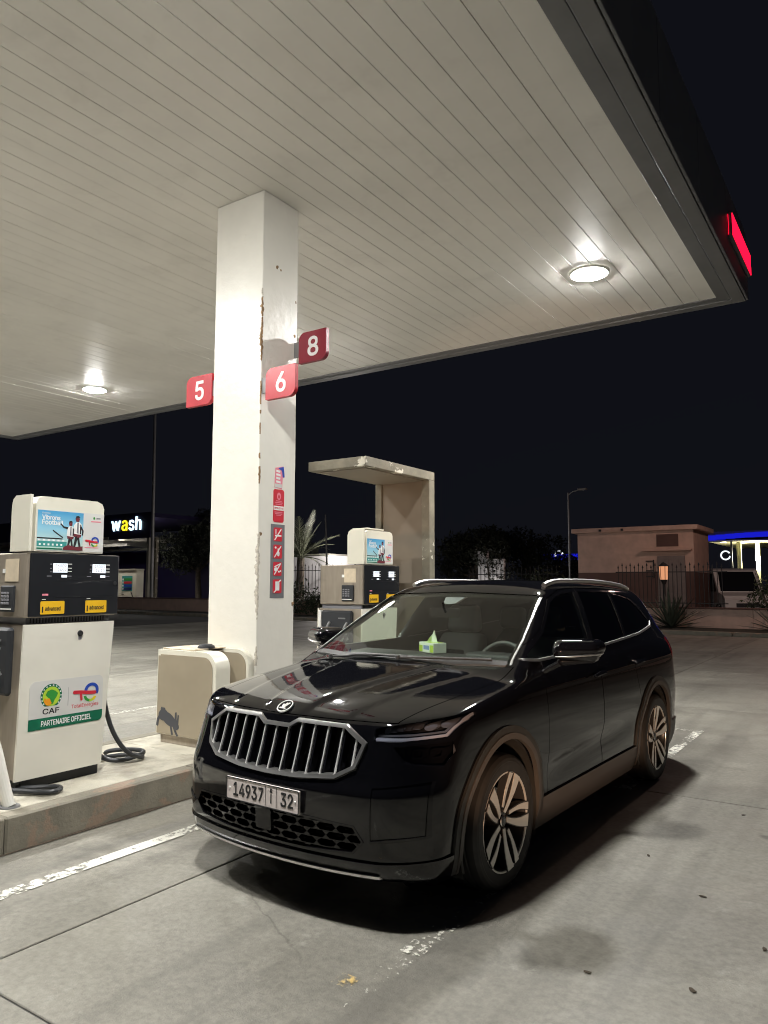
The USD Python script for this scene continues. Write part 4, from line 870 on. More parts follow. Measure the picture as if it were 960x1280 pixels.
GH = .021; GO = np.array([-2.52, -1.008, .08]); GN = (237, 97, 80)
ax_ = [GO[k] + GH * np.arange(GN[k]) for k in range(3)]
GRID = sdf(np.stack(np.meshgrid(*ax_, indexing='ij'), -1))
def skin(off):
    """Closed surface where the field equals -off (off > 0 lies inside), by surface nets, then pulled onto the level exactly."""
    Fv = GRID + off; S = Fv < 0; nx, ny, nz = Fv.shape
    acc = np.zeros((nx - 1, ny - 1, nz - 1, 3)); cnt = np.zeros((nx - 1, ny - 1, nz - 1))
    quads_src = []
    for ax in range(3):
        sl0 = [slice(None)] * 3; sl1 = [slice(None)] * 3; sl0[ax] = slice(0, -1); sl1[ax] = slice(1, None)
        a, b = Fv[tuple(sl0)], Fv[tuple(sl1)]; ch = S[tuple(sl0)] != S[tuple(sl1)]
        I = np.argwhere(ch); t = a[ch] / (a[ch] - b[ch]); pts = I.astype(float); pts[:, ax] += t
        o1, o2 = [k for k in range(3) if k != ax]
        for d1 in (0, 1):
            for d2 in (0, 1):
                c = I.copy(); c[:, o1] -= d1; c[:, o2] -= d2
                np.add.at(acc, (c[:, 0], c[:, 1], c[:, 2]), pts); np.add.at(cnt, (c[:, 0], c[:, 1], c[:, 2]), 1)
        quads_src.append((ax, I, S[tuple(sl0)][ch]))
    ids = -np.ones(cnt.shape, int); m = cnt > 0; ids[m] = np.arange(m.sum())
    V = GO + GH * (acc[m] / cnt[m][:, None]); Q = []
    for ax, I, inside in quads_src:
        o1, o2 = (ax + 1) % 3, (ax + 2) % 3; q = []
        for d1, d2 in ((0, 0), (1, 0), (1, 1), (0, 1)):
            c = I.copy(); c[:, o1] -= d1; c[:, o2] -= d2; q.append(ids[c[:, 0], c[:, 1], c[:, 2]])
        q = np.stack(q, 1); q[~inside] = q[~inside][:, ::-1]; Q.append(q)
    Q = np.vstack(Q)
    for _ in range(3):
        g = grad(V); f = sdf(V) + off; st_ = f[:, None] * g / np.maximum((g * g).sum(1), .3)[:, None]
        V = V - np.clip(st_, -.01, .01)
    T = np.vstack([Q[:, [0, 1, 2]], Q[:, [0, 2, 3]]])
    tm = trimesh.Trimesh(V, T, process=False)
    if tm.volume < 0: T = T[:, ::-1]
    return m3.Manifold(m3.Mesh(vert_properties=V.astype(np.float32), tri_verts=np.ascontiguousarray(T, dtype=np.uint32)))
SK = {}
def sk(off):
    if off not in SK: SK[off] = skin(off)
    return SK[off]
LAY = {}
def layer(a, b, crop=None):
    """Solid between two offsets of the skin (a further out than b)."""
    if (a, b, id(crop)) not in LAY: LAY[a, b, id(crop)] = (layer_(a, b, crop), crop)
    return LAY[a, b, id(crop)][0]
def layer_(a, b, crop):
    A, B = sk(a), sk(b)
    if crop is not None: A = A ^ crop; B = B ^ crop
    return A - B
def mbox(x0, x1, y0, y1, z0, z1): return m3.Manifold.cube((x1 - x0, y1 - y0, z1 - z0)).translate((x0, y0, z0))
def pris(poly, axis, a, b):
    polys = []
    for g in getattr(poly, 'geoms', [poly]):
        if g.area < 1e-8: continue
        polys.append(np.array(g.exterior.coords)[:-1]); polys += [np.array(i.coords)[:-1] for i in g.interiors]
    m = m3.CrossSection(polys, m3.FillRule.EvenOdd).extrude(b - a)
    T = {'x': [[0, 0, 1, a], [1, 0, 0, 0], [0, 1, 0, 0]], 'y': [[1, 0, 0, 0], [0, 0, 1, a], [0, 1, 0, 0]], 'z': [[1, 0, 0, 0], [0, 1, 0, 0], [0, 0, 1, a]]}[axis]
    return m.transform(np.array(T, float))
def flip(poly): return affinity.scale(poly, -1, 1, origin=(0, 0))
def sym(pts):
    """Half outline with y >= 0, mirrored into a whole front-view polygon."""
    return Polygon(list(pts) + [(-y, z) for y, z in reversed(pts)]).buffer(0)

CAR = thing('parked_suv', 'shiny black parked SUV with chrome grille beside the pump island', 'car', (-2.654, 5.281, 0), math.radians(-92.1))
def cobj(name, man, mat, parent=CAR, label=None, field=True):
    """A piece of car skin: vertices on the skin take the field's own gradient as normal, cut edges stay sharp."""
    if hasattr(man, 'to_mesh'):
        mm = man.to_mesh(); V, T = np.array(mm.vert_properties[:, :3], float), np.array(mm.tri_verts)
    else: V, T = np.array(man.vertices), np.array(man.faces)
    if len(T) == 0: return None
    fn = np.cross(V[T[:, 1]] - V[T[:, 0]], V[T[:, 2]] - V[T[:, 0]]); ln = np.linalg.norm(fn, axis=1); T = T[ln > 1e-10]; fn = fn[ln > 1e-10] / ln[ln > 1e-10][:, None]
    G = grad(V); G /= np.maximum(np.linalg.norm(G, axis=1), 1e-9)[:, None]
    d = np.einsum('ijk,ik->ij', G[T], fn)                 # per face corner
    kind = np.where(d > .72, 1, np.where(d < -.72, 2, 0))
    key = np.where(kind == 1, T * 3 + 1, np.where(kind == 2, T * 3 + 2, 0)); fl = key.ravel().astype(np.int64)
    loose = kind.ravel() == 0; quant = np.round(np.repeat(fn, 3, 0) * 40).astype(np.int64)
    fl[loose] = (T.ravel()[loose] * 3) + 10 ** 9 * (1 + (quant[loose] @ np.array([1, 97, 9409])) % 7919)
    u, first, inv = np.unique(fl, return_index=True, return_inverse=True)
    Vn = V[T.ravel()[first]]; kn = kind.ravel()[first]; N = np.where((kn == 1)[:, None], G[T.ravel()[first]], np.where((kn == 2)[:, None], -G[T.ravel()[first]], np.repeat(fn, 3, 0)[first]))
    p = path_for(name, parent); ms = UsdGeom.Mesh.Define(stage, p); F = inv.reshape(-1, 3)
    ms.CreatePointsAttr(Vt.Vec3fArray.FromNumpy(Vn.astype(np.float32))); ms.CreateFaceVertexCountsAttr(Vt.IntArray.FromNumpy(np.full(len(F), 3, np.int32)))
    ms.CreateFaceVertexIndicesAttr(Vt.IntArray.FromNumpy(F.astype(np.int32).ravel())); ms.CreateSubdivisionSchemeAttr('none')
    ms.CreateNormalsAttr(Vt.Vec3fArray.FromNumpy(N.astype(np.float32))); ms.SetNormalsInterpolation('vertex')
    UsdShade.MaterialBindingAPI.Apply(ms.GetPrim()).Bind(MAT[mat]); tag(ms.GetPrim(), label)
    return p

WB, WZ = 1.3955, .352
FRONT = mbox(1.55, 2.7, -1.1, 1.1, 0, 1.2); REAR = mbox(-2.7, -1.6, -1.1, 1.1, 0, 1.8); SIDE = {1: mbox(-2.6, 2.6, .5, 1.2, .1, 1.8), -1: mbox(-2.6, 2.6, -1.2, -.5, .1, 1.8)}
# outlines, side view (x, z)
DLO = Polygon([(.95, 1.190), (.577, 1.322), (.236, 1.512), (.10, 1.548), (-.041, 1.570), (-.36, 1.586), (-1.0, 1.574), (-1.426, 1.549), (-1.48, 1.535), (-1.82, 1.300), (-1.80, 1.275), (-1.295, 1.232), (-.222, 1.190), (.3, 1.179), (.8, 1.176)])
cutB = Polygon([(-.03, 1.10), (-.125, 1.10), (-.41, 1.66), (-.315, 1.66)]); cutC = Polygon([(-.82, 1.10), (-.87, 1.10), (-1.14, 1.70), (-1.09, 1.70)])
PANES = [g for g in DLO.difference(cutB).difference(cutC).geoms]; PANES = [p.buffer(-.012).buffer(.012) for p in sorted(PANES, key=lambda g: -g.centroid.x)]
DF = Polygon([(.80, .375), (.815, .70), (.82, 1.0), (.86, 1.14), (1.0, 1.195), (.95, 1.222), (.575, 1.352), (.236, 1.542), (-.041, 1.600), (-.36, 1.612), (-.235, 1.40), (-.12, 1.2), (-.135, .9), (-.14, .375)])
DR = Polygon([(-.145, .375), (-.14, .9), (-.125, 1.2), (-.24, 1.40), (-.365, 1.612), (-1.03, 1.60), (-1.12, 1.57), (-.95, 1.22), (-.90, 1.0), (-.93, .88), (-.985, .74), (-.96, .58), (-.90, .375)])
# outlines, front view (y, z)
GRI = sym([(0, .913), (.085, .913), (.14, .945), (.44, .940), (.565, .862), (.53, .745), (.43, .692), (.2, .672), (0, .668)])
HLU = Polygon([(.590, .872), (.72, .872), (.868, .884), (.900, .945), (.897, .985), (.79, .968), (.62, .936), (.592, .926)])
HLL = Polygon([(.69, .848), (.885, .864), (.896, .815), (.870, .753), (.765, .768), (.73, .782)])
AIR = Polygon([(.63, .415), (.845, .43), (.850, .69), (.63, .665)])
LGR = sym([(0, .505), (.27, .503), (.55, .487), (.60, .415), (.54, .352), (.3, .338), (0, .335)])
WSC = sym([(0, 1.128), (.72, 1.128), (.775, 1.15), (.764, 1.182), (.738, 1.289), (.69, 1.42), (.634, 1.548), (.60, 1.566), (0, 1.585)])
RWN = sym([(0, 1.20), (.60, 1.21), (.66, 1.25), (.58, 1.50), (0, 1.53)])
TGT = sym([(0, .66), (.66, .66), (.70, .98), (.72, 1.12), (.70, 1.20), (.64, 1.56), (0, 1.60)])
TLT = Polygon([(.50, 1.00), (.93, .97), (.94, 1.14), (.72, 1.16), (.66, 1.08), (.50, 1.06)])
HOOD = Polygon([(2.6, -.585), (2.6, .585), (2.02, .70), (1.7, .745), (1.3, .785), (1.06, .80), (1.085, .74), (1.16, .45), (1.185, 0), (1.16, -.45), (1.085, -.74), (1.06, -.80), (1.3, -.785), (1.7, -.745), (2.02, -.70)])
wslab = pris(Polygon([(1.27 - 1.9 * (z - 1.1) + d, z) for z, d in ((1.10, -.30), (1.70, -.30), (1.70, .04), (1.10, .04))]), 'y', -1, 1)
WSCUT = pris(WSC, 'x', -.2, 1.5) ^ wslab
cyl = lambda x, r, y0, y1: pris(Point(x, WZ).buffer(r, 32), 'y', y0, y1)
wells = [cyl(sx * WB, .445, *( (.56, 1.1) if sy > 0 else (-1.1, -.56))) for sx in (1, -1) for sy in (1, -1)]
front_holes = [pris(GRI, 'x', 2.0, 2.7), pris(LGR, 'x', 1.9, 2.7)]
for p_ in (HLU, HLL, AIR): front_holes += [pris(p_, 'x', 1.70, 2.7), pris(flip(p_), 'x', 1.70, 2.7)]
holes = wells + front_holes + [WSCUT, pris(RWN, 'x', -2.6, -1.7)] + [pris(TLT, 'x', -2.6, -2.02), pris(flip(TLT), 'x', -2.6, -2.02)]
for p_ in PANES: holes += [pris(p_, 'y', .5, 1.1), pris(p_, 'y', -1.1, -.5)]
base = layer(0, .028) - m3.Manifold.batch_boolean(holes, m3.OpType.Add)
gap = .0032
doors = {}
cutters = []
for sy in (1, -1):
    y0, y1 = (.45, 1.1) if sy > 0 else (-1.1, -.45)
    for nm, pl_ in (('front', DF), ('rear', DR)):
        doors[(nm, sy)] = base ^ pris(pl_.buffer(-gap), 'y', y0, y1); cutters.append(pris(pl_.buffer(gap), 'y', y0, y1))
hclip = mbox(1.0, 2.7, -1, 1, .957, 1.3); hclip2 = mbox(1.0, 2.7, -1, 1, .952, 1.3)
hood = base ^ (pris(HOOD.buffer(-gap), 'z', .9, 1.3) ^ hclip); cutters.append(pris(HOOD.buffer(gap), 'z', .9, 1.3) ^ hclip2)
gate = base ^ pris(TGT.buffer(-gap), 'x', -2.7, -1.95); cutters.append(pris(TGT.buffer(gap), 'x', -2.7, -1.95))
cobj('body', base - m3.Manifold.batch_boolean(cutters, m3.OpType.Add), 'paint_black')
cobj('hood', hood, 'paint_black'); cobj('tailgate', gate, 'paint_black')
for (nm, sy), dm in doors.items():
    dp = cobj('door', dm, 'paint_black')
    xh, zh = ((-.03, 1.012) if nm == 'front' else (-.93, 1.022)); yh = sy * .921
    hd = m3.Manifold.batch_hull([m3.Manifold.sphere(.016, 16).scale((1, .9, .8)).translate((xh + dx, yh + sy * .012, zh + dz)) for dx, dz in ((-.09, .004), (.09, -.004), (0, .006))])
    cobj('door_handle', hd, 'paint_black', dp)
# panes
for sy in (1, -1):
    gl = layer(.004, .009, SIDE[sy])
    for k, p_ in enumerate(PANES):
        cobj('window', gl ^ pris(p_.buffer(-.001), 'y', -1.1, 1.1), 'front_door_glass' if k == 0 else 'tinted_glass')
    tr = layer(-.0035, .006, SIDE[sy])
    low_edge = LineString([(.97, 1.185), (.8, 1.170), (.3, 1.173), (-.222, 1.184), (-1.295, 1.226), (-1.80, 1.268), (-1.845, 1.300)])
    cobj('belt_moulding', tr ^ pris(low_edge.buffer(.008, cap_style='flat'), 'y', -1.1, 1.1), 'chrome_satin')
    cobj('pillar_trim', layer(-.002, .006, SIDE[sy]) ^ pris(cutB.intersection(DLO.buffer(-.002)), 'y', -1.1, 1.1), 'gloss_black')
    cobj('pillar_trim', layer(-.002, .006, SIDE[sy]) ^ pris(cutC.intersection(DLO.buffer(-.002)), 'y', -1.1, 1.1), 'gloss_black')
    # black cladding
    cl = layer(-.014, .008, SIDE[sy])
    for sx in (1, -1):
        ringp = Point(sx * WB, WZ).buffer(.512, 40).difference(Point(sx * WB, WZ).buffer(.4735, 40)).intersection(sbox(-3, .20, 3, 2))
        cobj('arch_cladding', cl ^ pris(ringp, 'y', -1.1, 1.1), 'plastic_black')
        band_ = Point(sx * WB, WZ).buffer(.473, 40).difference(Point(sx * WB, WZ).buffer(.440, 40)).intersection(sbox(-3, .20, 3, 2))
        cobj('arch_inner_band', layer(-.019, .008, SIDE[sy]) ^ pris(band_, 'y', -1.1, 1.1), 'plastic_black_lit')
        lip_ = Point(sx * WB, WZ).buffer(.452, 40).difference(Point(sx * WB, WZ).buffer(.436, 40)).intersection(sbox(-3, .20, 3, 2))
        cobj('arch_lip', pris(lip_, 'y', .72 if sy > 0 else -.885, .885 if sy > 0 else -.72), 'plastic_black')
        liner = Point(sx * WB, WZ).buffer(.452, 40).difference(Point(sx * WB, WZ).buffer(.445, 40)).intersection(sbox(-3, .17, 3, 2))
        cobj('wheel_liner', pris(liner, 'y', .45 if sy > 0 else -.88, .88 if sy > 0 else -.45), 'liner_black')
        cobj('wheel_liner', cyl(sx * WB, .452, .44 if sy > 0 else -.46, .46 if sy > 0 else -.44), 'liner_black')
    cobj('sill_cladding', cl ^ pris(Polygon([(.905, .17), (.925, .22), (.915, .34), (.89, .368), (-.895, .368), (-.915, .34), (-.925, .22), (-.905, .17)]), 'y', -1.1, 1.1), 'plastic_black_lit')
    bar = [(.08, 1.632), (-.03, 1.654), (-.3, 1.666), (-.8, 1.665), (-1.3, 1.648), (-1.68, 1.616), (-1.8, 1.595)]
    cobj('roof_rail', tube([(x, sy * (.575 - .012 * abs(x + .5)), z) for x, z in bar], .019, 10, 50), 'chrome_satin')
WSB = mbox(-.2, 1.5, -1, 1, 1.05, 1.75)
ws_out = layer(.004, .0095, WSB)
cobj('windscreen', ws_out ^ (pris(WSC.buffer(-.001), 'x', -.2, 1.5) ^ wslab), 'windscreen_glass')
cobj('windscreen_border', layer(.0100, .0115, WSB) ^ (pris(WSC.buffer(-.001).difference(WSC.buffer(-.028).intersection(sbox(-1, 1.155, 1, 1.545))), 'x', -.2, 1.5) ^ wslab), 'gloss_black')
cobj('camera_cover', layer(.0118, .03, WSB) ^ (pris(sym([(0, 1.495), (.05, 1.50), (.085, 1.548), (0, 1.55)]), 'x', -.2, 1.5) ^ wslab), 'ink_grey')
for sy in (1, -1):   # bright strips standing in for the highlight along the screen pillars
    edge = LineString([(sy * .778, 1.16), (sy * .767, 1.182), (sy * .741, 1.289), (sy * .693, 1.42), (sy * .640, 1.545)])
    cobj('screen_seal', layer(-.004, .006, WSB) ^ (pris(edge.buffer(.005), 'x', -.2, 1.5) ^ wslab), 'chrome_satin')
cobj('rear_window', layer(.004, .009, REAR) ^ pris(RWN.buffer(-.001), 'x', -2.6, -1.7), 'tinted_glass')
cobj('roof_glass', layer(-.0015, .003, mbox(-1.4, .3, -.6, .6, 1.5, 1.8)) ^ pris(rrect(-1.15, -.47, .05, .47, .05), 'z', 1.5, 1.8), 'gloss_black')
for sy in (1, -1): cobj('tail_light', layer(-.003, .012, REAR) ^ pris(TLT.buffer(-.003) if sy > 0 else flip(TLT.buffer(-.003)), 'x', -2.6, -2.02), 'tail_red')
cobj('roof_fin', m3.Manifold.batch_hull([m3.Manifold.sphere(.008, 12).translate(q) for q in ((-1.45, 0, 1.70), (-1.62, 0, 1.69), (-1.60, 0, 1.645), (-1.38, .02, 1.64), (-1.38, -.02, 1.64), (-1.62, .025, 1.63), (-1.62, -.025, 1.63))]), 'paint_black')
# grille
gp = grp('grille', CAR)
cobj('grille_frame', layer(-.014, .03, FRONT) ^ pris(GRI.difference(GRI.buffer(-.018, join_style='mitre')), 'x', 2.0, 2.7), 'chrome_satin', gp)
cobj('grille_back', layer(.070, .076, FRONT) ^ pris(GRI.buffer(.02), 'x', 1.95, 2.7), 'liner_black', gp)
inner = GRI.buffer(-.0185, join_style='mitre')
F1, F2 = layer(-.004, .005, FRONT), layer(.0052, .045, FRONT)
for k in range(13):
    yc = -.504 + k * .084
    cobj('grille_slat', F1 ^ pris(sbox(yc - .0036, .6, yc + .0036, 1.).intersection(inner), 'x', 2.0, 2.7), 'chrome', gp)
    cobj('grille_blade', F2 ^ pris(sbox(yc - .016, .6, yc + .016, 1.).intersection(inner), 'x', 2.0, 2.7), 'blade_black', gp)
# headlights
for sy in (1, -1):
    T_ = (lambda p: p) if sy > 0 else flip
    hl = grp('headlight', CAR)
    cobj('housing', layer(.050, .056, FRONT) ^ pris(T_(HLU.buffer(.02)), 'x', 1.6, 2.7), 'liner_black', hl)
    mid = layer(.012, .045, FRONT)
    cobj('light_bar', mid ^ pris(T_(LineString([(.60, .879), (.72, .880), (.862, .893), (.888, .945), (.888, .975)]).buffer(.0065)), 'x', 1.6, 2.7), 'drl_white', hl)
    cobj('light_bar', layer(.022, .045, FRONT) ^ pris(T_(LineString([(.60, .895), (.74, .898), (.85, .908), (.868, .94)]).buffer(.004)), 'x', 1.6, 2.7), 'lamp_silver', hl)
    for k in range(5): cobj('lamp_module', layer(.026, .046, FRONT) ^ pris(T_(affinity.translate(rrect(0, 0, .024, .024, .004), .622 + k * .029, .905 + k * .0045)), 'x', 1.6, 2.7), 'lamp_silver', hl)
    for k in range(2): cobj('lamp_module', layer(.024, .046, FRONT) ^ pris(T_(ellipse(.80 + k * .052, .934 + k * .008, .020, .017)), 'x', 1.6, 2.7), 'lamp_silver', hl)
    cobj('lens', layer(.002, .006, FRONT) ^ pris(T_(HLU.buffer(-.002)), 'x', 1.6, 2.7), 'lamp_lens', hl)
    hl = grp('lower_headlight', CAR)
    cobj('housing', layer(.055, .060, FRONT) ^ pris(T_(HLL.buffer(.02)), 'x', 1.6, 2.7), 'gloss_black', hl)
    for k in range(2): cobj('lamp_module', layer(.02, .05, FRONT) ^ pris(T_(rrect(.755 + k * .06, .79, .797 + k * .06, .835, .01).difference(rrect(.762 + k * .06, .797, .790 + k * .06, .828, .008))), 'x', 1.6, 2.7), 'gloss_black', hl)
    cobj('bright_edge', layer(.010, .04, FRONT) ^ pris(T_(LineString([(.876, .768), (.889, .80), (.887, .845)]).buffer(.004)), 'x', 1.6, 2.7), 'lamp_silver', hl)
    cobj('lens', layer(.002, .006, FRONT) ^ pris(T_(HLL.buffer(-.002)), 'x', 1.6, 2.7), 'lamp_lens', hl)
    ac = cobj('air_curtain', layer(.005, .030, FRONT) ^ pris(T_(AIR.buffer(-.0004)), 'x', 1.6, 2.7), 'paint_black')
    cobj('air_curtain_trim', layer(-.004, .026, FRONT) ^ pris(T_(LineString([(.635, .418), (.70, .428), (.845, .437)]).buffer(.006)), 'x', 1.6, 2.7), 'gloss_black', ac)
    cobj('air_curtain_trim', layer(-.002, .026, FRONT) ^ pris(T_(Polygon([(.835, .44), (.852, .44), (.856, .69), (.846, .69)])), 'x', 1.6, 2.7), 'gloss_black', ac)
# lower grille with honeycomb
lg = grp('lower_grille', CAR)
cobj('back_panel', layer(.060, .065, FRONT) ^ pris(LGR.buffer(.03), 'x', 1.8, 2.7), 'liner_black', lg)
cells = []
for r_ in range(-1, 5):
    for c_ in range(-7, 8):
        cx, cz = c_ * .112 + (.056 if r_ % 2 else 0), .345 + r_ * .0385
        cells.append(Polygon([(cx - .0545, cz), (cx - .036, cz - .0172), (cx + .036, cz - .0172), (cx + .0545, cz), (cx + .036, cz + .0172), (cx - .036, cz + .0172)]))
comb = LGR.difference(unary_union(cells))
cobj('honeycomb', layer(.008, .050, FRONT) ^ pris(comb, 'x', 1.8, 2.7), 'gloss_black', lg)
cobj('grille_rim', layer(-.003, .05, FRONT) ^ pris(LGR.difference(LGR.buffer(-.010)), 'x', 1.8, 2.7), 'gloss_black', lg)
cobj('radar_cover', layer(-.002, .03, FRONT) ^ pris(rrect(-.055, .385, .055, .492, .012), 'x', 1.8, 2.7), 'gloss_black', lg)
cobj('lower_bumper', layer(-.012, .008, FRONT) ^ mbox(1.86, 2.7, -1, 1, .10, .318), 'paint_black')
cobj('bumper_trim', layer(-.024, -.006, FRONT) ^ mbox(1.98, 2.7, -.66, .66, .243, .260), 'chrome_satin')
cobj('rear_bumper_trim', layer(-.012, .008, REAR) ^ mbox(-2.7, -1.86, -1, 1, .10, .42), 'plastic_black')
# badge on the hood
bn = grad(np.array([[2.172, 0., .9655]]))[0]; bn /= np.linalg.norm(bn)
bo = np.array([2.172, 0, .9655]); bo = bo - bn * sdf(bo[None])[0]; br_ = np.array([0, 1., 0]); bu = np.cross(bn, br_)
bd = obj('badge', place(ex(Point(0, 0).buffer(.047, 24), .006), bo - bn * .002, br_, bu), 'gloss_black', CAR)
obj('badge_ring', place(ex(Point(0, 0).buffer(.047, 24).difference(Point(0, 0).buffer(.0405, 24)), .009), bo - bn * .002, br_, bu), 'chrome', bd)
arrow = unary_union([Polygon([(-.030, -.022), (.012, -.022), (.012, -.030), (.022, -.016), (-.026, -.012)]), Polygon([(-.006, -.014), (.004, -.014), (.022, .026), (.012, .028)]), Polygon([(-.012, -.012), (-.004, -.012), (.006, .024), (-.004, .024)]), Polygon([(-.016, -.012), (-.010, -.012), (-.010, .014), (-.022, .012)])])
obj('badge_emblem', place(ex(arrow, .0085), bo - bn * .002, br_, bu), 'chrome', bd)
# number plate
np_ = obj('number_plate', box(2.340, 2.3535, -.262, .262, .5015, .6165, .003), 'plate_white', CAR)
obj('plate_border', place(ex(rrect(-.262, .5015, .262, .6165, .010).difference(rrect(-.2575, .506, .2575, .612, .008)), .002), (2.3536, 0, 0), YP, ZP), 'ink_black', np_)
px = 2.3538
obj('plate_digits', text('14937', .066, (px, -.215, .526), YP, ZP, .0014, True, .80), 'ink_black', np_); obj('plate_digits', text('32', .066, (px, .133, .526), YP, ZP, .0014, True, .80), 'ink_black', np_)
for y_ in (.030, .108): obj('plate_divider', box(px, px + .0012, y_ - .0014, y_ + .0014, .510, .608), 'ink_black', np_)
al = unary_union([sbox(.066, .527, .074, .573), LineString([(.078, .594), (.070, .600), (.064, .594), (.072, .588), (.062, .584), (.078, .582)]).buffer(.002)])
obj('plate_letter', place(ex(al, .0014), (px, 0, 0), YP, ZP), 'ink_black', np_)
for y_ in (-.235, .237): obj('plate_screw', lathe([(0, .003), (.005, .003), (.007, 0)], 12, 'x').apply_translation((px, y_, .56)), 'chrome', np_)
# mirrors
for sy in (1, -1):
    ball = lambda x, y, z, r, s=(1, 1, 1): m3.Manifold.sphere(r, 24).scale(s).translate((x, sy * y, z))
    hs = m3.Manifold.batch_hull([ball(.74, .975, 1.235, .058, (1.35, 1, 1.15)), ball(.66, 1.135, 1.242, .048, (1.2, 1, 1.1)), ball(.72, .985, 1.185, .038), ball(.65, 1.14, 1.198, .03), ball(.57, .975, 1.245, .055), ball(.56, 1.135, 1.248, .05)])
    mr = grp('door_mirror', CAR)
    obj('housing', hs, 'paint_black', mr, 35)
    lw_ = m3.Manifold.batch_hull([ball(.74, .975, 1.168, .03), ball(.64, 1.13, 1.182, .026), ball(.58, .98, 1.175, .032), ball(.57, 1.12, 1.185, .028)])
    obj('lower_shell', lw_, 'blade_black', mr, 35)
    obj('indicator_strip', tube([(.795, sy * .955, 1.198), (.800, sy * 1.03, 1.200), (.765, sy * 1.10, 1.206), (.69, sy * 1.172, 1.213), (.60, sy * 1.185, 1.218)], .0055, 8, 24), 'chrome_satin', mr)
    obj('stalk', m3.Manifold.batch_hull([ball(.76, .865, 1.10, .022, (1.7, 1, .8)), ball(.72, .97, 1.16, .022, (1.7, 1, .8))]), 'gloss_black', mr, 35)
    obj('mirror_glass', place(ex(rrect(-.085, -.055, .085, .055, .03), .004), (.505, sy * 1.055, 1.232), YM, ZP), 'chrome', mr)
# wipers and cowl
cobj('cowl', layer(-.003, .006, mbox(.8, 1.4, -.8, .8, 1.0, 1.25)) ^ pris(LineString([(1.055, .735), (1.13, .45), (1.155, 0), (1.13, -.45), (1.055, -.735)]).buffer(.022), 'z', 1., 1.25), 'plastic_black')
def on_skin(x, y, d):
    z = np.linspace(1.0, 1.75, 400); f = sdf(np.c_[np.full(400, x), np.full(400, y), z]); return (x, y, z[np.argmax(f > 0)] + d)
for (a_, b_) in (((1.19, -.52), (1.17, .10)), ((1.20, .05), (1.07, .66))):
    obj('wiper', tube([on_skin(a_[0] + (b_[0] - a_[0]) * t + .0 * t, a_[1] + (b_[1] - a_[1]) * t, .016) for t in np.linspace(0, 1, 10)], .008, 8), 'plastic_black', CAR)
    q = on_skin(a_[0], a_[1], .02); obj('wiper_pivot', lathe([(0, .03), (.014, .026), (.018, 0)], 12, 'z').apply_translation((q[0], q[1], q[2] - .015)), 'plastic_black', CAR)
# wheels
def wheel_parts():
    P = []
    R = .355
    P.append(('tyre', 'tyre_rubber', lathe([(.245, -.10), (.262, -.112), (.30, -.118), (.335, -.114), (.350, -.098), (.3555, -.06), (.349, -.055), (.349, -.049), (.356, -.044), (.3565, -.004), (.349, -.002), (.349, .004), (.3565, .006), (.356, .044), (.349, .049), (.349, .055), (.3555, .06), (.350, .098), (.335, .114), (.318, .1185), (.313, .1165), (.30, .118), (.272, .113), (.262, .110), (.245, .10)], 72, 'y'), 28))
    P.append(('rim', 'rim_dark', lathe([(.262, .108), (.255, .100), (.246, .07), (.236, -.02), (.232, -.10), (.262, -.108)], 64, 'y'), 30))
    P.append(('rim_lip', 'rim_machined', lathe([(.2635, .1085), (.262, .1115), (.254, .1100), (.2515, .1025), (.2535, .1005)], 64, 'y'), 30))
    # inside: dark disc, brake
    P.append(('hub', 'rim_dark', lathe([(0, .082), (.052, .080), (.066, .068), (.07, .0), (.0, .0)], 32, 'y'), 30))
    P.append(('brake_disc', 'brake_steel', lathe([(.0, .018), (.165, .018), (.165, -.008), (.0, -.008)], 48, 'y'), 30))
    P.append(('brake_caliper', 'rim_dark', box(.10, .185, -.02, .04, -.07, .07, .012), 30))
    P.append(('inner_shield', 'liner_black', lathe([(0, -.09), (.236, -.09), (.236, -.095), (0, -.095)], 32, 'y'), False))
    for k in range(5):
        a = math.radians(-80 + 72 * k)
        for (aa, ab, r0_, wi, wm, wo, s) in ((a + .10, a - .03, .045, .013, .017, .034, -1), (a + .52, a + .235, .075, .010, .011, .021, 1)):
            i0, o0 = np.array([math.cos(aa), math.sin(aa)]) * r0_, np.array([math.cos(ab), math.sin(ab)]) * .2555
            d_ = (o0 - i0) / np.linalg.norm(o0 - i0); n_ = np.array([-d_[1], d_[0]]) * s
            T = np.linspace(0, 1, 9)[:, None]; cl_ = i0 + (o0 - i0) * T + n_ * .012 * np.sin(np.pi * T); wd = np.interp(T, [0, .35, 1], [wi, wm, wo])
            poly = Polygon(np.vstack([cl_ - n_ * wd * .8, (cl_ + n_ * wd * 1.15)[::-1]])).buffer(0)
            bend = lambda m: m.vertices.__setitem__((slice(None), 1), m.vertices[:, 1] + .034 * (np.hypot(m.vertices[:, 0], m.vertices[:, 2]) / .25 - .55))
            sp = place(ex(poly.buffer(.0045), .045), (0, .056, 0), XM, ZP); bend(sp); cp = place(ex(poly, .003), (0, .1012, 0), XM, ZP); bend(cp)
            P.append(('spoke', 'rim_dark', sp, False)); P.append(('spoke_face', 'rim_machined', cp, False))
        ab = a; P.append(('wheel_bolt', 'brake_steel', lathe([(0, .012), (.009, .010), (.011, 0)], 6, 'y').apply_translation((.053 * math.cos(a + .63), .078, .053 * math.sin(a + .63))), False))
    P.append(('hub_cap', 'gloss_black', lathe([(0, .096), (.024, .095), (.031, .088), (.033, .07)], 28, 'y'), 30)); P.append(('hub_ring', 'chrome_satin', lathe([(.031, .0905), (.028, .0945), (.0265, .0955), (.0262, .094)], 28, 'y'), 30))
    return P
WP = wheel_parts()
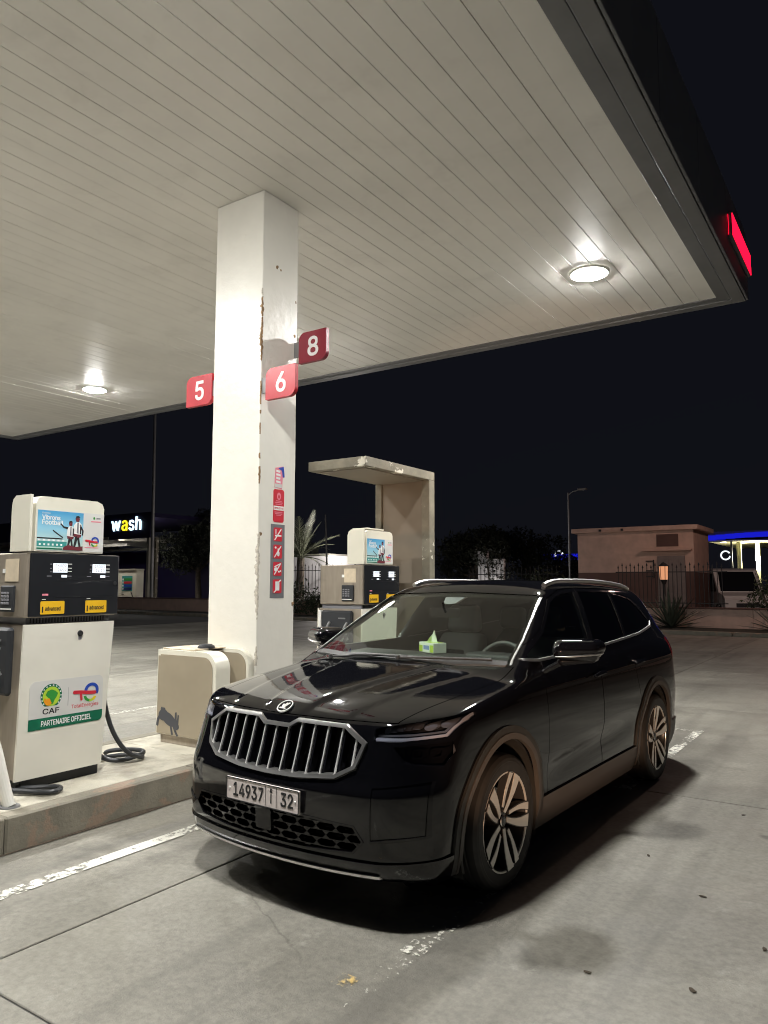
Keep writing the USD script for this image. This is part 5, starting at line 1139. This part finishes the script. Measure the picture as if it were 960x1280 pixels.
for sx in (1, -1):
    for sy in (1, -1):
        w = UsdGeom.Xform.Define(stage, path_for('wheel', CAR)); w.AddTranslateOp().Set(Gf.Vec3d(sx * WB, sy * .800, .354))
        rot = 0. if sy > 0 else 180.
        w.AddRotateZOp().Set(rot); w.AddRotateYOp().Set({(1, 1): 0., (-1, 1): 22., (1, -1): 17., (-1, -1): 60.}[(sx, sy)])
        for nm, mt, ms, sm_ in WP: obj(nm, ms, mt, str(w.GetPath()), sm_)
# interior
rb = lambda x0, x1, y0, y1, z0, z1, r: m3.Manifold.batch_hull([m3.Manifold.sphere(r, 16).translate((x, y, z)) for x in (x0 + r, x1 - r) for y in (y0 + r, y1 - r) for z in (z0 + r, z1 - r)])
obj('cabin_floor', box(-2.2, 1.2, -.55, .55, .30, .34), 'liner_black', CAR)
obj('dashboard', m3.Manifold.batch_hull([m3.Manifold.sphere(.03, 16).translate(q) for y in (-.72, .72) for q in ((1.02, y, 1.10), (.52, y, 1.118), (.46, y, 1.07), (.55, y, .80), (1.0, y, .7))]), 'dash_plastic', CAR, 35)
obj('instrument_hood', rb(.42, .62, .20, .56, 1.08, 1.168, .03), 'dash_plastic', CAR, 35)
obj('centre_screen', rb(.50, .53, -.18, .14, 1.02, 1.175, .012), 'gloss_black', CAR, 35)
sw = np.array([(.40 - .185 * math.sin(a) * .42, .37 + .185 * math.cos(a), 1.055 + .185 * math.sin(a) * .907) for a in np.linspace(0, 2 * math.pi, 49)])
wl_ = obj('steering_wheel', tube(sw, .016, 10, caps=False), 'wheel_leather', CAR, 60); obj('steering_hub', rb(.36, .44, .29, .45, .96, 1.08, .03), 'dash_plastic', wl_, 35)
def seat(y, x, w, nm='seat'):
    s = obj(nm, m3.Manifold.batch_hull([m3.Manifold.sphere(.06, 16).translate((x + dx, y + sy * w, z)) for sy in (-1, 1) for dx, z in ((.05, .55), (.5, .62), (.48, .52), (.0, .50))]), 'seat_fabric', CAR, 40)
    obj('backrest', m3.Manifold.batch_hull([m3.Manifold.sphere(.05, 16).translate((x + dx, y + sy * w * ww, z)) for sy in (-1, 1) for dx, z, ww in ((.02, .60, 1), (-.02, .95, 1), (-.19, 1.18, .78), (-.08, .60, 1), (-.12, .95, 1))]), 'seat_fabric', s, 40)
    return s
for y in (.37, -.37):
    s = seat(y, -.18, .21); obj('headrest', m3.Manifold.batch_hull([m3.Manifold.sphere(.045, 16).translate((-.40 + dx, y + sy * .10, z)) for sy in (-1, 1) for dx, z in ((.03, 1.28), (.0, 1.42), (-.02, 1.28))]), 'seat_fabric', s, 40)
s = seat(0., -1.12, .56, 'rear_bench')
for y in (.38, 0, -.38): obj('headrest', m3.Manifold.batch_hull([m3.Manifold.sphere(.04, 12).translate((-1.34 + dx, y + sy * .09, z)) for sy in (-1, 1) for dx, z in ((.03, 1.26), (.0, 1.38))]), 'seat_fabric', s, 40)
obj('interior_mirror', rb(.52, .555, -.12, .12, 1.40, 1.47, .014), 'gloss_black', CAR, 35); obj('mirror_stem', tube([(.545, 0, 1.46), (.56, 0, 1.51)], .008, 8), 'gloss_black', CAR)
# tissue box on the dashboard (a thing of its own)
def car2world(p):
    c, s_ = math.cos(math.radians(-92.1)), math.sin(math.radians(-92.1)); return (-2.654 + c * p[0] - s_ * p[1], 5.281 + s_ * p[0] + c * p[1], p[2])
tb = thing('tissue_box', 'green and white tissue box with a tissue pulled out on the dashboard', 'tissue box', car2world((.56, -.09, 1.149)), math.radians(-92.1 - 26))
obj('carton', box(-.055, .055, -.10, .10, 0, .072, .003), 'tissue_paper', tb)
obj('green_panel', box(.0552, .0562, -.098, -.05, .006, .05), 'tissue_green', tb); obj('green_panel', box(.0552, .0562, .05, .098, .006, .056), 'tissue_green', tb); obj('blue_label', box(.0552, .0562, -.035, .04, .022, .052), 'tissue_blue', tb); obj('top_label', box(-.05, .05, -.05, .07, .0722, .0732), 'tissue_green', tb)
V, F = [], []
nu = 9
for i in range(nu):
    for j in range(nu):
        u, v = i / (nu - 1) * 2 - 1, j / (nu - 1); wd = (1 - v) * .9 + .06
        V.append((.02 * math.sin(u * 5 + v * 3) * (1 - v) + .004 * math.sin(9 * u * v), u * .075 * wd + .03 * v - .005, .073 + .085 * v - .018 * abs(u) * (1 - v)))
for i in range(nu - 1):
    for j in range(nu - 1):
        a_ = i * nu + j; F += [[a_, a_ + 1, a_ + nu + 1], [a_, a_ + nu + 1, a_ + nu]]
obj('tissue', trimesh.Trimesh(V, F, process=False), 'tissue_paper', tb, True)

# unseen warm lamp out of view behind the camera, placed to light the wheels
ml = thing('work_light', 'unseen warm spotlight out of the frame, placed to light the wheels and side of the car', 'lamp')
obj('stand', tube([(.90, -.96, 0), (.90, -.96, .225)], .02, 8), 'iron', ml); obj('shade', box(.83, .97, -1.06, -.86, .22, .38, .02), 'iron', ml)
lamp_light(ml + '/lamp_source', (.9, -.78, .30), .06, (1.0, .60, .36), 270., (-1.85, 5.6, 1.78), 14., .25)
